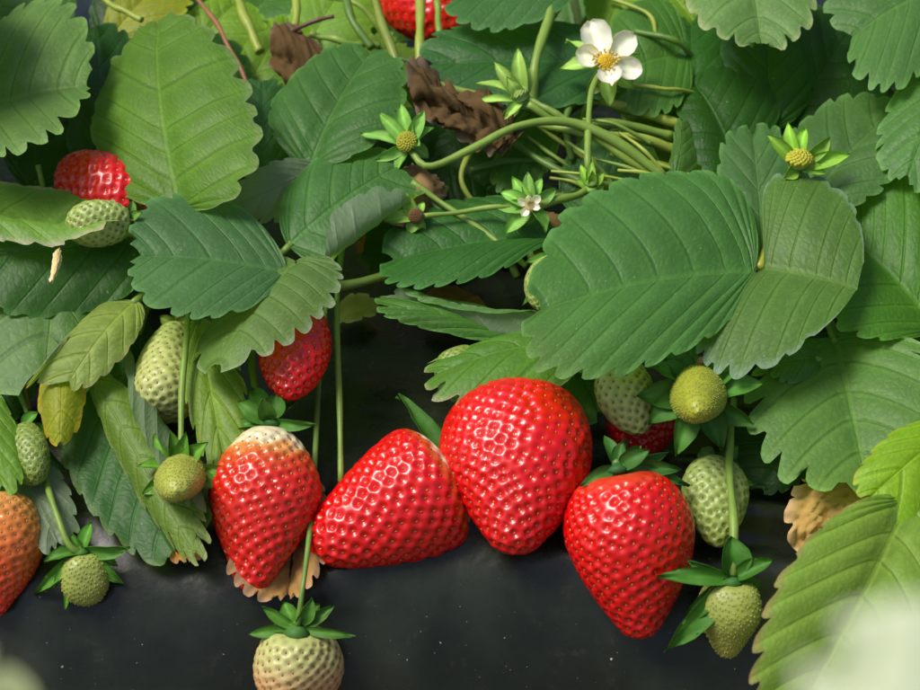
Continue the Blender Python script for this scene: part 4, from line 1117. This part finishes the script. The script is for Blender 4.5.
# ------------------------------------------------------------------ withered leaves and scraps
def dry(b, t, A, B, tint, label, seed, plant=None, name='dry_leaf', curl=0.11, world=False, **kw):
    f = lambda p: [Q(q) for q in p] if isinstance(p, list) else Q(p)
    kw.setdefault('teeth', 0.14)
    o = leaf_mesh(name, Q(b), Q(t), f(A), f(B), tint, M_DRY, wav=curl, seed=seed, quilt=kw.pop('quilt', 1.6), edge=np.asarray(tint) * 1.8 + 0.05, edge_w=0.2, rows=8, crumple=curl * 0.4, **kw)
    tag(o, label, 'dead leaf', 'withered leaves')
    return o


def onbed(px, py, lift=0.2):
    """cm from canopy for a thing lying on the bed"""
    return (rest(px, py, 0.002 + lift * 0.01) - canopy(py)) * 100


def B_(px, py, lift=0.2):
    return (px, py, onbed(px, py, lift))


dry((512, 142, 1.6), (412, 104, 0.2), [(458, 104, -0.2), (450, 84, 0.4), (466, 80, 1.2)], [(466, 132, 0.0), (474, 150, 0.9)], (0.075, 0.048, 0.034), teeth=0.03, quilt=0.8, label= 'dark brown curled withered leaf behind the spread-sepal bud', seed=201, curl=0.16, n=8, bulge=0.12)
dry((424, 166, 0.8), (382, 220, 0.2), [(392, 186, 0.0), (376, 190, 0.8)], [(416, 200, 0.0), (440, 206, 1.0)], (0.17, 0.11, 0.08), teeth=0.03, quilt=0.8, label= 'grey-brown shrivelled leaf beneath the bud stalk', seed=202, curl=0.1, n=6)
dry((334, 90, 3.0), (268, 56, 2.4), [(300, 50, 2.0), (296, 30, 3.0)], [(300, 84, 2.2), (304, 104, 3.2)], (0.07, 0.043, 0.03), teeth=0.03, quilt=0.8, label= 'brown crumpled dead leaf among background stalks', seed=203, curl=0.13, n=6)
dry(B_(300, 470, 0.3), B_(288, 600, 0.3), B_(230, 545, 0.4), B_(328, 535, 0.2), (0.24, 0.14, 0.08), 'tan dead leaf lying on plastic beneath the white-shouldered strawberry', 204, curl=0.03, n=9, teeth=0.1, bulge=0.01)
dry(B_(862, 476, 0.6), B_(806, 552, 0.4), B_(800, 486, 0.9), B_(880, 540, 0.9), TAN, 'tan crumpled dead leaf below the serrated leaf', 205, curl=0.14, n=6)
dry(B_(170, 520, 0.4), B_(186, 560, 0.5), B_(162, 546, 0.4), B_(200, 540, 0.4), (0.33, 0.16, 0.06), 'small rust brown leaf scrap under the dark drooping leaf', 206, curl=0.08, n=4)
dry(B_(338, 322, 0.3), B_(380, 308, 0.3), B_(352, 298, 0.4), B_(360, 322, 0.3), (0.36, 0.34, 0.20), 'pale leaf scrap lying in the shade beside an upright stalk', 207, curl=0.05, n=4)
dry((540, 215, 1.4), (566, 262, 1.0), (528, 246, 1.2), (590, 232, 1.4), (0.10, 0.07, 0.045), 'dark withered leaf below the spent blossom', 208, curl=0.13, n=5)
dry((376, 268, 3.0), (356, 252, 2.8), (370, 236, 3.0), (396, 258, 3.2), (0.22, 0.11, 0.06), 'rusty dead leaf fragment behind the thick leaf stalk', 209, curl=0.1, n=4)
dry(B_(470, 296, 0.5), B_(440, 322, 0.4), B_(430, 296, 0.5), B_(480, 322, 0.5), (0.16, 0.085, 0.05), 'brown dead leaf under the dark flat leaf', 210, curl=0.1, n=5)
dry((60, 250, -2.3), (52, 282, -2.5), (52, 262, -2.4), (60, 266, -2.3), (0.50, 0.40, 0.33), 'whitish dry shred dangling from the torn leaf margin', 211, curl=0.06, n=4)

# ------------------------------------------------------------------ plants in front, far out of focus
near_plant = empty('strawberry_plant', (0.16, -0.42, -0.32), 'blurred leaf coloured sunlit-white on a plant standing in front of the bed by the bright leaf', 'plant')
nl = leaf_mesh('leaf', P(1180, 990, -0.46), P(818, 648, -0.468), P(950, 970, -0.462), P(1170, 690, -0.455), (0.50, 0.58, 0.78), parent=near_plant, n=8, seed=501, bulge=0.04)  # direct sunlight put into the near-white leaf tint
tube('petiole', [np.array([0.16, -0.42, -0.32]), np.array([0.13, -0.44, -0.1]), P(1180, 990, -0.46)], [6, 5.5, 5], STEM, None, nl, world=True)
near_two = empty('strawberry_plant', (-0.15, -0.36, -0.32), 'blurred pale leaf tip of a plant in front of the bare plastic', 'plant')
nl = leaf_mesh('leaf', P(-260, 940, -0.40), P(44, 722, -0.405), P(-160, 690, -0.40), P(20, 940, -0.395), (0.22, 0.27, 0.26), parent=near_two, n=8, seed=502, bulge=0.04)
tube('petiole', [np.array([-0.15, -0.36, -0.32]), np.array([-0.12, -0.40, -0.1]), P(-260, 940, -0.40)], [6, 5.5, 5], STEM, None, nl, world=True)

# ------------------------------------------------------------------ soil crumbs and dust bits on the film
from mathutils.bvhtree import BVHTree
bed_mesh = bpy.data.objects['raised_bed'].data
tree = BVHTree.FromPolygons([v.co.copy() for v in bed_mesh.vertices], [tuple(p.vertices) for p in bed_mesh.polygons])
cr = np.random.default_rng(91)
cv, cf, cc = [], [], []
for k in range(420):
    px, py = cr.uniform(-120, 1040), 700 - abs(cr.normal(0, 110)) + 40
    hit = tree.ray_cast(Vector(CAM), Vector(unit(P(px, py, 0) - CAM)))
    if hit[0] is None:
        continue
    size = 0.00016 * math.exp(cr.normal(0.2, 0.55))
    R3 = np.linalg.qr(cr.normal(size=(3, 3)))[0]
    vs = (SV * (1 + cr.normal(0, 0.25, (len(SV), 1)))) * np.array([1.0, 0.7, 0.45]) * size
    n0 = len(cv) * len(SV)
    cv.append(vs @ R3 + np.array(hit[0]) + np.array(hit[1]) * size * 0.4)
    cf += [[q + n0 for q in dict.fromkeys(f_)] for f_ in SF.tolist()]
    tone = [(0.20, 0.16, 0.11), (0.30, 0.27, 0.20), (0.12, 0.09, 0.06), (0.42, 0.40, 0.33)][int(cr.integers(4))]
    cc.append(np.repeat(np.array(tone)[None], len(SV), 0))
tag(mesh_from('soil_crumbs', np.vstack(cv), cf, M_DRY, None, np.vstack(cc)), 'fine pale soil crumbs scattered over the black plastic', 'soil', kind='stuff')

# ------------------------------------------------------------------ rows of plants further back on the bed, in the sun
def leaflet_proto(seed, tint):
    return leaf_mesh('leaflet', (0, 0, 0), (0, 0.058, 0), (-0.026, 0.033, 0.005), (0.026, 0.033, 0.005), tint, hint=np.array([0, 0, 1.0]),
                     bulge=0.06, camber=0.05, n=9, rows=5, seed=seed)


protos = [leaflet_proto(301, MIDG), leaflet_proto(302, (0.055, 0.135, 0.035)), leaflet_proto(303, (0.07, 0.16, 0.03))]
proto_meshes = [o.data for o in protos]
for o in protos:
    bpy.data.objects.remove(o)


def back_plant(x, y, n, hmin, hmax, label, seed, spread=0.10, z0=0.02):
    r = np.random.default_rng(seed)
    root = empty('strawberry_plant', (x, y, z0), label, 'plant', 'strawberry plants further back on the bed')
    for i in range(n):
        az = 2 * math.pi * (i + r.uniform(-0.3, 0.3)) / n
        h = r.uniform(hmin, hmax); rad = spread * r.uniform(0.35, 1.0)
        base = np.array([x, y, z0]); top = np.array([x + rad * math.cos(az), y + rad * math.sin(az), z0 + h])
        mid = (base + top) / 2 + np.array([0, 0, 0.25 * h])
        pet = tube('petiole', [base, mid, top], [7, 6, 5.5], STEM, None, root, world=True, n=8, sides=6)
        out = unit(np.array([math.cos(az), math.sin(az), 0]))
        for k, da in enumerate((-1.25, 0, 1.25)):
            o = bpy.data.objects.new('leaflet', proto_meshes[int(r.integers(3))])
            link(o, pet)
            a = az + da + r.uniform(-0.15, 0.15) - math.pi / 2
            o.location = top
            o.rotation_euler = (r.uniform(-0.5, 0.25), r.uniform(-0.3, 0.3), a)
            s = r.uniform(0.95, 1.35)
            o.scale = (s, s, s)
    return root


BP = [(-0.27, 0.36, 'bushy strawberry plant behind the curled torn-edged leaf'), (-0.06, 0.40, 'bushy strawberry plant behind the brown withered leaves'),
      (0.14, 0.37, 'bushy strawberry plant behind the open white blossom'), (0.33, 0.36, 'bushy strawberry plant behind the broad paired leaflets')]
for i, (x, y, lab) in enumerate(BP):
    back_plant(x, y, 13, 0.07, 0.17, lab, 400 + i)
back_plant(-0.31, 0.13, 12, 0.05, 0.12, 'bushy strawberry plant next to the orange-red half ripened fruit', 410, 0.09)
back_plant(0.32, 0.13, 12, 0.05, 0.12, 'bushy strawberry plant next to the large bright serrated leaf', 411, 0.09)
